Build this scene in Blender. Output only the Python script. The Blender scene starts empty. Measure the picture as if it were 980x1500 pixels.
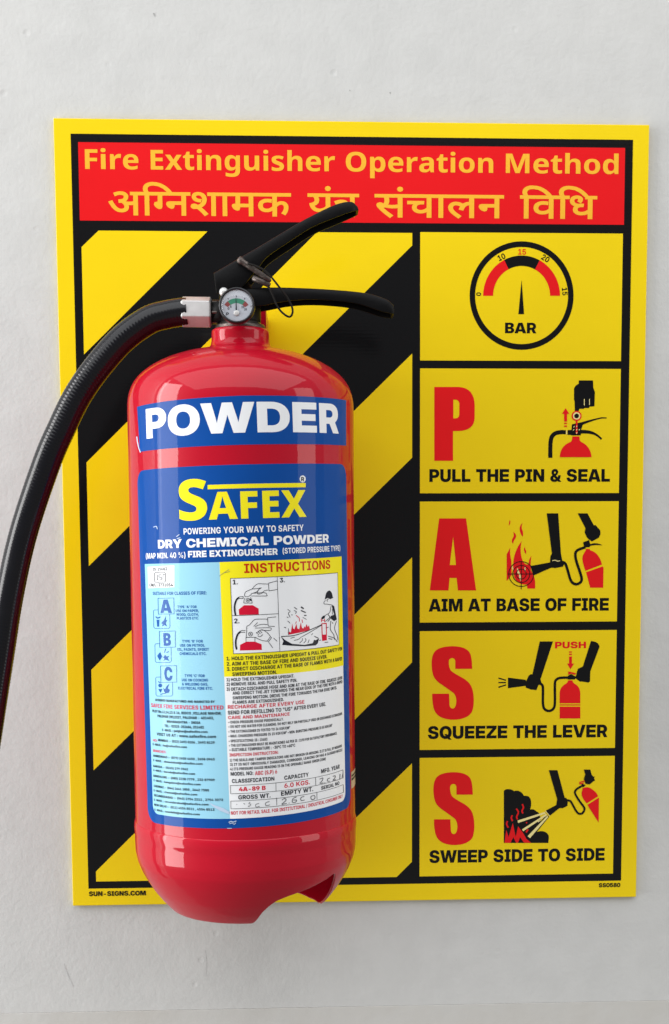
import bpy, bmesh, math, random
import numpy as np
from mathutils import Vector, Matrix, geometry

# ------------------------------------------------------------------ camera
SC = bpy.context.scene
COL = SC.collection
Z0 = 1.35                      # height of the sign's centre above the floor, metres
CAM_P = np.array([-0.04034, -1.03803, -0.00737])       # relative to the sign's centre on the wall
PITCH, YAW, ROLL = -0.09581, -0.04593, -0.00289
FPX, CX, CY = 1911.4167, 490 + 45.302, 750 + 212.784   # focal length and optical centre, pixels of the 980x1500 photo


def cam_axes():
    cp, sp, cy, sy, cr, sr = (math.cos(PITCH), math.sin(PITCH), math.cos(YAW), math.sin(YAW), math.cos(ROLL), math.sin(ROLL))
    rz = np.array([[cy, -sy, 0], [sy, cy, 0], [0, 0, 1]])
    rx = np.array([[1, 0, 0], [0, cp, -sp], [0, sp, cp]])
    m = rz @ rx @ np.array([[1, 0, 0], [0, 0, 1], [0, 1, 0]]).T
    c = m.copy()
    c[:, 0] = cr * m[:, 0] + sr * m[:, 1]
    c[:, 1] = -sr * m[:, 0] + cr * m[:, 1]
    return c


AXES = cam_axes()
cam = bpy.data.cameras.new('camera')
cam_ob = bpy.data.objects.new('camera', cam)
COL.objects.link(cam_ob)
cam.sensor_fit = 'VERTICAL'
cam.sensor_height = 36.0
cam.sensor_width = 36.0 * 669 / 1024
cam.lens = FPX / 1500 * 36
cam.shift_x = -(CX - 490) / 1500
cam.shift_y = (CY - 750) / 1500
cam.clip_start = 0.02
cam.clip_end = 60
mw = Matrix.Identity(4)
for i in range(3):
    mw[i][0], mw[i][1], mw[i][2] = AXES[i, 0], AXES[i, 1], -AXES[i, 2]
mw[0][3], mw[1][3], mw[2][3] = CAM_P[0], CAM_P[1], CAM_P[2] + Z0
cam_ob.matrix_world = mw
SC.camera = cam_ob

# ------------------------------------------------------------------ light: a bright passage, daylight from the left and from above
world = bpy.data.worlds.new('World')
SC.world = world
world.use_nodes = True
bg = world.node_tree.nodes['Background']
bg.inputs['Color'].default_value = (0.93, 0.95, 1.0, 1)
bg.inputs['Strength'].default_value = 1.0
# the surroundings: a fairly dark passage in front, a pale ceiling overhead and daylight bouncing off a pale floor
_wn, _wl = world.node_tree.nodes, world.node_tree.links
_tc, _sx, _cr = _wn.new('ShaderNodeTexCoord'), _wn.new('ShaderNodeSeparateXYZ'), _wn.new('ShaderNodeValToRGB')
_mr = _wn.new('ShaderNodeMapRange')
_mr.inputs['From Min'].default_value, _mr.inputs['From Max'].default_value = -1, 1
_wl.new(_tc.outputs['Generated'], _sx.inputs[0])
_wl.new(_sx.outputs['Z'], _mr.inputs['Value'])
_wl.new(_mr.outputs['Result'], _cr.inputs['Fac'])
_cr.color_ramp.elements[0].position, _cr.color_ramp.elements[0].color = .18, (.32, .315, .30, 1)
_cr.color_ramp.elements[1].position, _cr.color_ramp.elements[1].color = .70, (.24, .25, .27, 1)
for _p, _c in ((.38, (.30, .297, .285, 1)), (.46, (.21, .21, .21, 1)), (.58, (.19, .19, .195, 1))):
    _e = _cr.color_ramp.elements.new(_p)
    _e.color = _c
_wl.new(_cr.outputs['Color'], bg.inputs['Color'])


def area(name, loc, target, sx, sy, power, col):
    l = bpy.data.lights.new(name, 'AREA')
    l.shape = 'RECTANGLE'
    l.size, l.size_y, l.energy, l.color = sx, sy, power, col
    o = bpy.data.objects.new(name, l)
    COL.objects.link(o)
    o.location = loc
    d = Vector(target) - Vector(loc)
    o.rotation_euler = d.to_track_quat('-Z', 'Y').to_euler()
    return o


area('daylight_left', (-2.2, -0.66, Z0 + 0.15), (0, -0.30, Z0), 1.0, 2.4, 78, (1.0, 0.99, 0.98))
area('daylight_gap_left', (-2.2, -0.30, Z0 + 0.5), (0, -0.09, Z0), 0.10, 2.0, 3.5, (1.0, 0.99, 0.98))
area('ceiling_light', (0.0, -1.95, Z0 + 2.45), (0, -1.1, Z0), 7.0, 3.5, 168, (0.97, 0.985, 1.0))
area('daylight_right', (2.4, -1.0, Z0 + 0.3), (0, -0.05, Z0), 1.0, 2.0, 20, (1.0, 0.95, 0.88))

SC.view_settings.view_transform = 'Standard'
SC.view_settings.look = 'None'
SC.view_settings.exposure = 0.0
SC.view_settings.gamma = 1.0
SC.cycles.use_denoising = True
SC.cycles.max_bounces = 8
SC.cycles.caustics_reflective = False
SC.cycles.caustics_refractive = False

# ------------------------------------------------------------------ measuring: photo pixels to millimetres on the sign and on the cylinder
AX, AY, R = -84.9, -92.9, 80.0          # axis of the extinguisher and its radius, mm


def ray(px, py):
    return AXES @ np.array([(px - CX) / FPX, -(py - CY) / FPX, 1.0])


def on_plane(px, py, y=-4.0):
    v = ray(px, py)
    p = CAM_P * 1000 + (y - CAM_P[1] * 1000) / v[1] * v
    return p[0], p[2]


TILT = 0.0281                            # the labels were stuck on slightly askew


def on_label(px, py):
    v = ray(px, py)
    o = CAM_P * 1000 - np.array([AX, AY, 0])
    a, b, c = v[0]**2 + v[1]**2, o[0] * v[0] + o[1] * v[1], o[0]**2 + o[1]**2 - (R + .2)**2
    dd = b * b - a * c
    t = (-b - math.sqrt(dd)) / a if dd > 0 else -b / a
    h = o + t * v
    s = math.atan2(h[0], -h[1]) * (R + .2) - 5
    z = h[2] + 85
    return s * math.cos(TILT) + z * math.sin(TILT), -s * math.sin(TILT) + z * math.cos(TILT)


def label_to_world(p, q, lift):
    s = 5 + p * math.cos(TILT) - q * math.sin(TILT)
    z = -85 + p * math.sin(TILT) + q * math.cos(TILT)
    a = s / (R + .2)
    return (AX + (R + lift) * math.sin(a), AY - (R + lift) * math.cos(a), z)


def zone(ox, oy, k):
    return lambda x, y: (ox + x / k, oy + y / k)


# ------------------------------------------------------------------ materials
def mat(name, col, rough=0.5, metal=0.0, coat=0.0, coat_rough=0.05, spec=0.5, mottle=0.0, mottle_scale=30, bump=None, rough_var=0.0, col2=None):
    m = bpy.data.materials.new(name)
    m.use_nodes = True
    nt = m.node_tree
    n, l = nt.nodes, nt.links
    b = n['Principled BSDF']
    b.inputs['Base Color'].default_value = (*col, 1)
    b.inputs['Roughness'].default_value = rough
    b.inputs['Metallic'].default_value = metal
    b.inputs['Coat Weight'].default_value = coat
    b.inputs['Coat Roughness'].default_value = coat_rough
    b.inputs['Specular IOR Level'].default_value = spec
    tc = n.new('ShaderNodeTexCoord')
    if mottle or col2:
        t = n.new('ShaderNodeTexNoise')
        t.inputs['Scale'].default_value = mottle_scale
        t.inputs['Detail'].default_value = 6
        t.inputs['Roughness'].default_value = .65
        l.new(tc.outputs['Object'], t.inputs['Vector'])
        r = n.new('ShaderNodeMapRange')
        r.inputs['From Min'].default_value, r.inputs['From Max'].default_value = .3, .7
        l.new(t.outputs['Fac'], r.inputs['Value'])
        mx = n.new('ShaderNodeMix')
        mx.data_type = 'RGBA'
        c2 = col2 or tuple(c * (1 - mottle) for c in col)
        mx.inputs[6].default_value = (*col, 1)
        mx.inputs[7].default_value = (*c2, 1)
        l.new(r.outputs['Result'], mx.inputs[0])
        l.new(mx.outputs[2], b.inputs['Base Color'])
    if rough_var:
        t = n.new('ShaderNodeTexNoise')
        t.inputs['Scale'].default_value = 45
        t.inputs['Detail'].default_value = 8
        l.new(tc.outputs['Object'], t.inputs['Vector'])
        r = n.new('ShaderNodeMapRange')
        r.inputs['From Min'].default_value, r.inputs['From Max'].default_value = .3, .75
        r.inputs['To Min'].default_value, r.inputs['To Max'].default_value = max(0, rough - rough_var), rough + rough_var
        l.new(t.outputs['Fac'], r.inputs['Value'])
        l.new(r.outputs['Result'], b.inputs['Roughness'])
    if bump:
        last = None
        for kind, scale, strength, dist in bump:
            if kind == 'noise':
                t = n.new('ShaderNodeTexNoise')
                t.inputs['Scale'].default_value = scale
                t.inputs['Detail'].default_value = 5
            elif kind == 'ribs':                       # flutes of the corrugated plastic, running across the sheet
                t = n.new('ShaderNodeTexWave')
                t.wave_type, t.bands_direction = 'BANDS', 'Z'
                t.inputs['Scale'].default_value = scale
                t.inputs['Distortion'].default_value = .6
                t.inputs['Detail'].default_value = 1
            elif kind == 'pits':
                t = n.new('ShaderNodeTexVoronoi')
                t.inputs['Scale'].default_value = scale
            l.new(tc.outputs['Object'], t.inputs['Vector'])
            bp = n.new('ShaderNodeBump')
            bp.inputs['Strength'].default_value = strength
            bp.inputs['Distance'].default_value = dist
            l.new(t.outputs['Distance' if kind == 'pits' else 'Fac'], bp.inputs['Height'])
            if last:
                l.new(last.outputs['Normal'], bp.inputs['Normal'])
            last = bp
        l.new(last.outputs['Normal'], b.inputs['Normal'])
        if coat:
            l.new(last.outputs['Normal'], b.inputs['Coat Normal'])
    return m


RIB = [('ribs', 115, .035, .0004), ('noise', 6, .06, .01)]
SIGN = dict(rough=.17, spec=.3, bump=RIB)
LAB = dict(rough=.5, spec=.06, coat=.17, coat_rough=.04, bump=[('noise', 22, .03, .004)])
M = {
    'sign_yellow': mat('sign_yellow', (.84, .615, .006), mottle=.06, mottle_scale=7, **SIGN),
    'sign_black': mat('sign_black', (.0045, .0045, .005), **SIGN),
    'sign_red': mat('sign_red', (.74, .009, .012), mottle=.05, mottle_scale=9, **SIGN),
    'sign_orange': mat('sign_orange', (.84, .44, .035), **SIGN),
    'sign_edge': mat('sign_edge', (.75, .60, .10), rough=.5),
    'sign_cream': mat('sign_cream', (.82, .72, .30), **SIGN),
    'red_paint': mat('red_paint', (.43, .002, .016), spec=.08, rough=.45, coat=.55, coat_rough=.035, mottle=.07, mottle_scale=14, bump=[('noise', 14, .05, .006), ('noise', 260, .02, .0006)]),
    'blue': mat('label_blue', (.003, .062, .29), mottle=.10, mottle_scale=25, **LAB),
    'white': mat('label_white', (.76, .77, .79), **LAB),
    'yellow': mat('label_yellow', (.80, .70, .015), **LAB),
    'pale_blue': mat('label_pale_blue', (.27, .54, .68), **LAB),
    'ink': mat('label_ink', (.012, .014, .022), **LAB),
    'ink_blue': mat('label_ink_blue', (.010, .085, .32), **LAB),
    'ink_red': mat('label_ink_red', (.58, .008, .035), **LAB),
    'ink_brick': mat('label_ink_brick', (.50, .03, .006), **LAB),
    'grime': mat('pen_grime', (.10, .10, .11), rough=.6),
    'scuff': mat('scuff_white', (.42, .52, .66), rough=.6),
    'black_paint': mat('black_paint', (.0035, .0035, .004), spec=.12, rough=.42, bump=[('noise', 420, .12, .0006)], rough_var=.1),
    'rubber': mat('black_rubber', (.004, .004, .006), rough=.2, spec=.4, rough_var=.06),
    'chrome': mat('plated_steel', (.62, .62, .61), rough=.34, metal=.35, mottle=.25, mottle_scale=60, bump=[('noise', 150, .08, .0008)], rough_var=.1),
    'dark_steel': mat('worn_dark_steel', (.05, .045, .04), rough=.42, metal=.85, col2=(.15, .12, .11), mottle_scale=220, bump=[('noise', 260, .5, .0012)], rough_var=.15),
    'bezel': mat('bezel_steel', (.055, .055, .06), rough=.33, metal=.9, mottle=.4, mottle_scale=120, bump=[('noise', 300, .15, .0006)]),
    'dial': mat('dial_white', (.40, .43, .48), rough=.5),
    'dial_red': mat('dial_red', (.20, .03, .03), rough=.5),
    'green': mat('dial_green', (.02, .19, .11), rough=.5),
    'tape': mat('old_tape', (.52, .40, .26), rough=.5, mottle=.3, mottle_scale=120),
    'black_wire': mat('black_wire', (.006, .005, .004), rough=.55, spec=.15),
    'seam': mat('red_seam', (.40, .004, .012), rough=.4, coat=.6),
}
gl = bpy.data.materials.new('gauge_glass')
gl.use_nodes = True
_n, _l = gl.node_tree.nodes, gl.node_tree.links
_n.remove(_n['Principled BSDF'])
_t, _g, _m = _n.new('ShaderNodeBsdfTransparent'), _n.new('ShaderNodeBsdfGlossy'), _n.new('ShaderNodeMixShader')
_g.inputs['Roughness'].default_value = .03
_m.inputs[0].default_value = .05
_l.new(_t.outputs[0], _m.inputs[1])
_l.new(_g.outputs[0], _m.inputs[2])
_l.new(_m.outputs[0], _n['Material Output'].inputs['Surface'])
M['glass'] = gl


# ------------------------------------------------------------------ building helpers (millimetres in, metres out)
def link(name, me, material, parent=None, smooth=False):
    o = bpy.data.objects.new(name, me)
    COL.objects.link(o)
    if material is not None:
        me.materials.append(M[material] if isinstance(material, str) else material)
    if parent is not None:
        o.parent = parent
    if smooth:
        me.polygons.foreach_set('use_smooth', [True] * len(me.polygons))
    return o


def mesh(name, verts, faces, material, parent=None, smooth=False, base=None):
    """verts in mm relative to the sign's centre; stored relative to base (the thing's origin)"""
    b = np.array(base if base is not None else (parent_base(parent)))
    me = bpy.data.meshes.new(name)
    me.from_pydata([tuple((np.array(v) - b) / 1000) for v in verts], [], faces)
    me.update()
    return link(name, me, material, parent, smooth)


BASES = {}


def parent_base(p):
    while p is not None:
        if p.name in BASES:
            return BASES[p.name]
        p = p.parent
    return (0, 0, 0)


def thing(name, label, cat, base):
    o = bpy.data.objects.new(name, None)
    o.empty_display_size = .05
    COL.objects.link(o)
    o.location = (base[0] / 1000, base[1] / 1000, base[2] / 1000 + Z0)
    o['label'], o['category'] = label, cat
    BASES[o.name] = base
    return o


def bevel(o, width, seg=2, angle=.6):
    md = o.modifiers.new('bevel', 'BEVEL')
    md.width, md.segments, md.limit_method, md.angle_limit = width / 1000, seg, 'ANGLE', angle
    return o


def catmull(pts, n=8, closed=False):
    pts = [np.array(p, float) for p in pts]
    m = len(pts)
    out = []
    for i in range(m if closed else m - 1):
        if closed:
            a, b, c, d = pts[i - 1], pts[i], pts[(i + 1) % m], pts[(i + 2) % m]
        else:
            b, c = pts[i], pts[i + 1]
            a = pts[i - 1] if i else 2 * b - c
            d = pts[i + 2] if i + 2 < m else 2 * c - b
        for k in range(n):
            t = k / n
            out.append(.5 * (2 * b + (c - a) * t + (2 * a - 5 * b + 4 * c - d) * t * t + (3 * b - a - 3 * c + d) * t**3))
    if not closed:
        out.append(pts[-1])
    return out


def spline_profile(pts, step=1.5):
    """a smooth curve through the points, spaced by arc length (centripetal Catmull-Rom)"""
    P = [np.array(p, float) for p in pts]
    P = [2 * P[0] - P[1]] + P + [2 * P[-1] - P[-2]]
    out = []
    for i in range(1, len(P) - 2):
        p = P[i - 1:i + 3]
        t = [0.0]
        for k in range(3):
            t.append(t[-1] + max(1e-6, np.linalg.norm(p[k + 1] - p[k]) ** .5))
        n = max(1, int(np.linalg.norm(p[2] - p[1]) / step))
        n = min(n, 12)
        for k in range(n):
            u = t[1] + (t[2] - t[1]) * k / n
            a1 = (t[1] - u) / (t[1] - t[0]) * p[0] + (u - t[0]) / (t[1] - t[0]) * p[1]
            a2 = (t[2] - u) / (t[2] - t[1]) * p[1] + (u - t[1]) / (t[2] - t[1]) * p[2]
            a3 = (t[3] - u) / (t[3] - t[2]) * p[2] + (u - t[2]) / (t[3] - t[2]) * p[3]
            b1 = (t[2] - u) / (t[2] - t[0]) * a1 + (u - t[0]) / (t[2] - t[0]) * a2
            b2 = (t[3] - u) / (t[3] - t[1]) * a2 + (u - t[1]) / (t[3] - t[1]) * a3
            out.append((t[2] - u) / (t[2] - t[1]) * b1 + (u - t[1]) / (t[2] - t[1]) * b2)
    out.append(P[-2])
    return out


def lathe(prof, seg=96, cx=AX, cy=AY, close_top=True, close_bottom=True, axis='z'):
    v, f = [], []
    for r, z in prof:
        for k in range(seg):
            a = 2 * math.pi * k / seg
            v.append((cx + r * math.sin(a), cy - r * math.cos(a), z))
    for i in range(len(prof) - 1):
        for k in range(seg):
            k2 = (k + 1) % seg
            f.append((i * seg + k, i * seg + k2, (i + 1) * seg + k2, (i + 1) * seg + k))
    if close_bottom:
        f.append(tuple(range(seg))[::-1])
    if close_top:
        f.append(tuple(range((len(prof) - 1) * seg, len(prof) * seg)))
    return v, f


def lathe_along(prof, p0, axis, seg=48, phase=0.0, up=None):
    """profile (r, distance along axis) turned about an axis through p0"""
    ax = Vector(axis).normalized()
    u = Vector(up) if up else ax.orthogonal().normalized()
    u = (u - ax * u.dot(ax)).normalized()
    w = ax.cross(u)
    v, f = [], []
    for r, d in prof:
        for k in range(seg):
            a = 2 * math.pi * k / seg + phase
            v.append(tuple(Vector(p0) + ax * d + u * (r * math.cos(a)) + w * (r * math.sin(a))))
    for i in range(len(prof) - 1):
        for k in range(seg):
            k2 = (k + 1) % seg
            f.append((i * seg + k, i * seg + k2, (i + 1) * seg + k2, (i + 1) * seg + k))
    f.append(tuple(range(seg))[::-1])
    f.append(tuple(range((len(prof) - 1) * seg, len(prof) * seg)))
    return v, f


def tube(path, radius, seg=16, rib=None):
    """a round tube along a path of points; rib = (pitch, depth, slope) winds a shallow spiral round it"""
    P = [Vector(p) for p in path]
    v, f = [], []
    t0 = (P[1] - P[0]).normalized()
    u = t0.orthogonal().normalized()
    s = 0
    for i, p in enumerate(P):
        t = (P[min(i + 1, len(P) - 1)] - P[max(i - 1, 0)]).normalized()
        u = (u - t * u.dot(t)).normalized()
        w = t.cross(u)
        if i:
            s += (p - P[i - 1]).length
        for k in range(seg):
            a = 2 * math.pi * k / seg
            r = radius
            if rib:
                r += rib[1] * math.sin(2 * math.pi * (s / rib[0]) + rib[2] * a)
            v.append(tuple(p + u * (r * math.cos(a)) + w * (r * math.sin(a))))
    for i in range(len(P) - 1):
        for k in range(seg):
            k2 = (k + 1) % seg
            f.append((i * seg + k, i * seg + k2, (i + 1) * seg + k2, (i + 1) * seg + k))
    f.append(tuple(range(seg))[::-1])
    f.append(tuple(range((len(P) - 1) * seg, len(P) * seg)))
    return v, f


def box(x0, x1, y0, y1, z0, z1):
    v = [(x0, y0, z0), (x1, y0, z0), (x1, y1, z0), (x0, y1, z0), (x0, y0, z1), (x1, y0, z1), (x1, y1, z1), (x0, y1, z1)]
    return v, [(3, 2, 1, 0), (4, 5, 6, 7), (0, 1, 5, 4), (1, 2, 6, 5), (2, 3, 7, 6), (3, 0, 4, 7)]


def join(*vf):
    V, F = [], []
    for v, f in vf:
        o = len(V)
        V += list(v)
        F += [tuple(i + o for i in q) for q in f]
    return V, F


def bez_path(s, fn):
    """'M x y L x y Q cx cy x y Z' to loops of points, each passed through fn"""
    tok = s.replace('M', ' M ').replace('L', ' L ').replace('Q', ' Q ').replace('Z', ' Z ').split()
    loops, cur, i, cmd = [], [], 0, None
    while i < len(tok):
        if tok[i] in 'MLQZ':
            cmd = tok[i]
            i += 1
            if cmd == 'Z':
                loops.append(cur)
                cur = []
            continue
        if cmd in 'ML':
            cur.append((float(tok[i]), float(tok[i + 1])))
            i += 2
        else:
            a, c, e = cur[-1], (float(tok[i]), float(tok[i + 1])), (float(tok[i + 2]), float(tok[i + 3]))
            for k in range(1, 9):
                t = k / 8
                cur.append(tuple((1 - t)**2 * a[j] + 2 * t * (1 - t) * c[j] + t * t * e[j] for j in (0, 1)))
            i += 4
    if cur:
        loops.append(cur)
    return [[fn(*p) for p in lp] for lp in loops]


CAPH = {'B': 727, 'M': 727, 'T': 714, 'U': 714, 'D': 663}


class Print:
    """ink laid on a surface: collects flat shapes in the surface's own 2D millimetres"""

    def __init__(self, to2d, lift):
        self.to2d, self.lift, self.v, self.f = to2d, lift, [], []

    def loops(self, loops, dl=0.0, nonzero=False):
        loops = [lp for lp in loops if len(lp) >= 3]
        if not loops:
            return self
        pts, edges = [], []
        for lp in loops:
            o = len(pts)
            pts += [Vector((x, y)) for x, y in lp]
            edges += [(o + k, o + (k + 1) % len(lp)) for k in range(len(lp))]
        vs, _, fs, _, _, _ = geometry.delaunay_2d_cdt(pts, edges, [], 0, 1e-6)
        segs = [(lp[k], lp[(k + 1) % len(lp)]) for lp in loops for k in range(len(lp))]
        A = np.array([s[0] for s in segs], float)
        B = np.array([s[1] for s in segs], float)
        off = len(self.v)
        self.v += [(v.x, v.y, self.lift + dl) for v in vs]
        for f in fs:
            c = sum((vs[k] for k in f), Vector((0, 0))) / len(f)
            up = (A[:, 1] <= c.y) & (B[:, 1] > c.y)
            dn = (A[:, 1] > c.y) & (B[:, 1] <= c.y)
            cr = (B[:, 0] - A[:, 0]) * (c.y - A[:, 1]) - (c.x - A[:, 0]) * (B[:, 1] - A[:, 1])
            w = int((up & (cr > 0)).sum()) - int((dn & (cr < 0)).sum())
            if (w != 0) if nonzero else (w % 2):
                self.f.append(tuple(off + k for k in f))
        return self

    def path(self, z, s, dl=0.0):
        fn = (lambda x, y: self.to2d(*z(x, y))) if z else (lambda x, y: (x, y))
        return self.loops(bez_path(s, fn), dl)

    def rect(self, x0, x1, y0, y1, r=(0, 0, 0, 0), dl=0.0):
        """corner radii from bottom left, counterclockwise"""
        pts = []
        for (cx, cy, a0), rr in zip(((x0, y0, 180), (x1, y0, 270), (x1, y1, 0), (x0, y1, 90)), r):
            if rr == 0:
                pts.append((cx, cy))
                continue
            ox = cx + (rr if cx == x0 else -rr)
            oy = cy + (rr if cy == y0 else -rr)
            for k in range(9):
                a = math.radians(a0 + 90 * k / 8)
                pts.append((ox + rr * math.cos(a), oy + rr * math.sin(a)))
        return self.loops([pts], dl)

    def stroke(self, z, pts, w, smooth=True, closed=False, dl=0.0, n=5):
        """a drawn line; w in the zone's own units"""
        if smooth and len(pts) > 2:
            pts = catmull(pts, n, closed)
        pts = [np.array(p, float) for p in pts]
        m = len(pts)
        Lf, Rt = [], []
        for i in range(m):
            a = pts[i - 1] if (i or closed) else pts[i]
            b = pts[(i + 1) % m] if (i < m - 1 or closed) else pts[i]
            e1, e2 = pts[i] - a, b - pts[i]
            t = e1 / (np.linalg.norm(e1) + 1e-9) + e2 / (np.linalg.norm(e2) + 1e-9)
            t = t / (np.linalg.norm(t) + 1e-9)
            nn = np.array([-t[1], t[0]])
            d = e2 if np.linalg.norm(e2) > 0 else e1
            d = d / (np.linalg.norm(d) + 1e-9)
            k = min(1.6, 1 / max(.3, abs(d @ t)))
            Lf.append(pts[i] + nn * w / 2 * k)
            Rt.append(pts[i] - nn * w / 2 * k)
        off = len(self.v)
        for p in Lf + Rt:
            x, y = self.to2d(*z(*p)) if z else p
            self.v.append((x, y, self.lift + dl))
        for i in range(m if closed else m - 1):
            j = (i + 1) % m
            self.f.append((off + i, off + j, off + m + j, off + m + i))
        return self

    def disc(self, z, cx, cy, rx, ry=None, r_in=0.0, a0=0, a1=360, n=40, dl=0.0):
        ry = ry or rx
        fn = (lambda x, y: self.to2d(*z(x, y))) if z else (lambda x, y: (x, y))
        A = [math.radians(a0 + (a1 - a0) * k / n) for k in range(n + 1)]
        o = len(self.v)
        for a in A:
            self.v.append((*fn(cx + rx * math.cos(a), cy - ry * math.sin(a)), self.lift + dl))
        for a in A:
            self.v.append((*fn(cx + rx * r_in * math.cos(a), cy - ry * r_in * math.sin(a)), self.lift + dl))
        for k in range(n):
            self.f.append((o + k, o + k + 1, o + n + 2 + k, o + n + 1 + k))
        return self

    def text2(self, s, font, x0, x1, y, cap, rot=0.0, track=0.0, lig=False):
        """lettering between x0 and x1 on a baseline y, capitals cap high (2D millimetres)"""
        g = GLYPHS[font]
        adv = sum(g[c][0] + track for c in s) - track
        first = min((p[0] for lp in dec(g[s[0]][1]) for q in lp for p in q), default=0)
        last = g[s[-1]][0] - max((p[0] for lp in dec(g[s[-1]][1]) for q in lp for p in q), default=0)
        kx = (x1 - x0) / (adv - first - last)
        ky = cap / CAPH[font]
        x = -first
        word = []
        ca, sa = math.cos(rot), math.sin(rot)
        for i, c in enumerate(s):
            lp = []
            for q in (q for grp in dec(g[c][1]) for q in grp):
                pts = []
                for px, py in q:
                    X, Y = (x + px) * kx, py * ky
                    pts.append((x0 + X * ca - Y * sa, y + X * sa + Y * ca))
                lp.append(pts)
            if font == 'D':
                word += lp
            else:
                self.loops(lp, 0, True)
            x += g[c][0] + track
        if word:
            self.loops(word, 0, True)       # joined along the head stroke
        return self

    def text(self, z, s, x0, x1, ax, ay, cap, font='M', **kw):
        p0 = self.to2d(*z(x0, ay))
        p1 = self.to2d(*z(x1, ay))
        b = self.to2d(*z(ax, ay))
        t = self.to2d(*z(ax, ay - cap))
        return self.text2(s, font, p0[0], p1[0], b[1], t[1] - b[1], **kw)


def dec(s):
    """contours kept as flat x, y lists to lists of points"""
    return [[[(lp[i], lp[i + 1]) for i in range(0, len(lp), 2)] for lp in grp] for grp in s]


def flat_print(name, pr, material, parent):
    """ink on the flat sign: lift is the distance in mm in front of the sheet's face"""
    fs = []
    for f in pr.f:
        a, b, c = (np.array(pr.v[i][:2]) for i in f[:3])
        n = (b[0] - a[0]) * (c[1] - a[1]) - (b[1] - a[1]) * (c[0] - a[0])
        fs.append(f if n > 0 else f[::-1])
    return mesh(name, [(x, -4.0 - l, y) for x, y, l in pr.v], fs, material, parent)


def round_print(name, pr, material, parent, step=3.0):
    """ink or a sticker on the cylinder: cut into narrow strips, then wrapped round it"""
    bm = bmesh.new()
    vs = [bm.verts.new(v) for v in pr.v]
    for f in pr.f:
        try:
            bm.faces.new([vs[i] for i in f])
        except ValueError:
            pass
    xs = [v[0] for v in pr.v]
    lo, hi = min(xs), max(xs)
    for k in range(int(math.floor(lo / step)), int(math.ceil(hi / step)) + 1):
        if lo < k * step < hi:
            bmesh.ops.bisect_plane(bm, geom=bm.verts[:] + bm.edges[:] + bm.faces[:], plane_co=(k * step, 0, 0), plane_no=(1, 0, 0), dist=1e-5)
    bm.verts.ensure_lookup_table()
    nor = []
    base = np.array(parent_base(parent))
    for v in bm.verts:
        w = np.array(label_to_world(*v.co))
        nor.append(((w[0] - AX), (w[1] - AY), 0))
        v.co = (w - base) / 1000
    bm.normal_update()
    for f in bm.faces:
        c = f.calc_center_median() * 1000 + Vector(base)
        if f.normal.dot(Vector((c.x - AX, c.y - AY, 0))) < 0:
            f.normal_flip()
    me = bpy.data.meshes.new(name)
    bm.to_mesh(me)
    bm.free()
    o = link(name, me, material, parent, True)
    nl = [Vector(n).normalized() for n in nor]
    me.normals_split_custom_set_from_vertices(nl)
    return o


# ------------------------------------------------------------------ the wall
def wall_material():
    m = bpy.data.materials.new('painted_plaster')
    m.use_nodes = True
    nt = m.node_tree
    n, l = nt.nodes, nt.links
    b = n['Principled BSDF']
    b.inputs['Roughness'].default_value = .62
    b.inputs['Specular IOR Level'].default_value = .35
    tc = n.new('ShaderNodeTexCoord')

    def noise(scale, detail=5, rough=.55):
        t = n.new('ShaderNodeTexNoise')
        t.inputs['Scale'].default_value = scale
        t.inputs['Detail'].default_value = detail
        t.inputs['Roughness'].default_value = rough
        l.new(tc.outputs['Object'], t.inputs['Vector'])
        return t
    big, mid = noise(3.2, 4), noise(38, 6, .6)
    ramp = n.new('ShaderNodeValToRGB')
    ramp.color_ramp.elements[0].position, ramp.color_ramp.elements[0].color = .30, (.53, .533, .522, 1)
    ramp.color_ramp.elements[1].position, ramp.color_ramp.elements[1].color = .70, (.55, .55, .536, 1)
    l.new(big.outputs['Fac'], ramp.inputs['Fac'])
    mx = n.new('ShaderNodeMix')
    mx.data_type, mx.blend_type = 'RGBA', 'MULTIPLY'
    mx.inputs[0].default_value = 1
    r2 = n.new('ShaderNodeMapRange')
    r2.inputs['From Min'].default_value, r2.inputs['From Max'].default_value = .3, .7
    r2.inputs['To Min'].default_value, r2.inputs['To Max'].default_value = .96, 1.03
    l.new(mid.outputs['Fac'], r2.inputs['Value'])
    l.new(ramp.outputs['Color'], mx.inputs[6])
    l.new(r2.outputs['Result'], mx.inputs[7])
    l.new(mx.outputs[2], b.inputs['Base Color'])
    last = None
    for t, st, ds in ((noise(7, 3), .15, .012), (noise(60, 5), .20, .0016), (noise(240, 4), .26, .0007)):
        bp = n.new('ShaderNodeBump')
        bp.inputs['Strength'].default_value, bp.inputs['Distance'].default_value = st, ds
        l.new(t.outputs['Fac'], bp.inputs['Height'])
        if last:
            l.new(last.outputs['Normal'], bp.inputs['Normal'])
        last = bp
    # scattered pocks and trowel nicks
    v = n.new('ShaderNodeTexVoronoi')
    v.inputs['Scale'].default_value = 34
    l.new(tc.outputs['Object'], v.inputs['Vector'])
    rr = n.new('ShaderNodeMapRange')
    rr.inputs['From Min'].default_value, rr.inputs['From Max'].default_value = .03, .10
    l.new(v.outputs['Distance'], rr.inputs['Value'])
    bp = n.new('ShaderNodeBump')
    bp.inputs['Strength'].default_value, bp.inputs['Distance'].default_value = .25, .001
    l.new(rr.outputs['Result'], bp.inputs['Height'])
    l.new(last.outputs['Normal'], bp.inputs['Normal'])
    l.new(bp.outputs['Normal'], b.inputs['Normal'])
    return m


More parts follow.
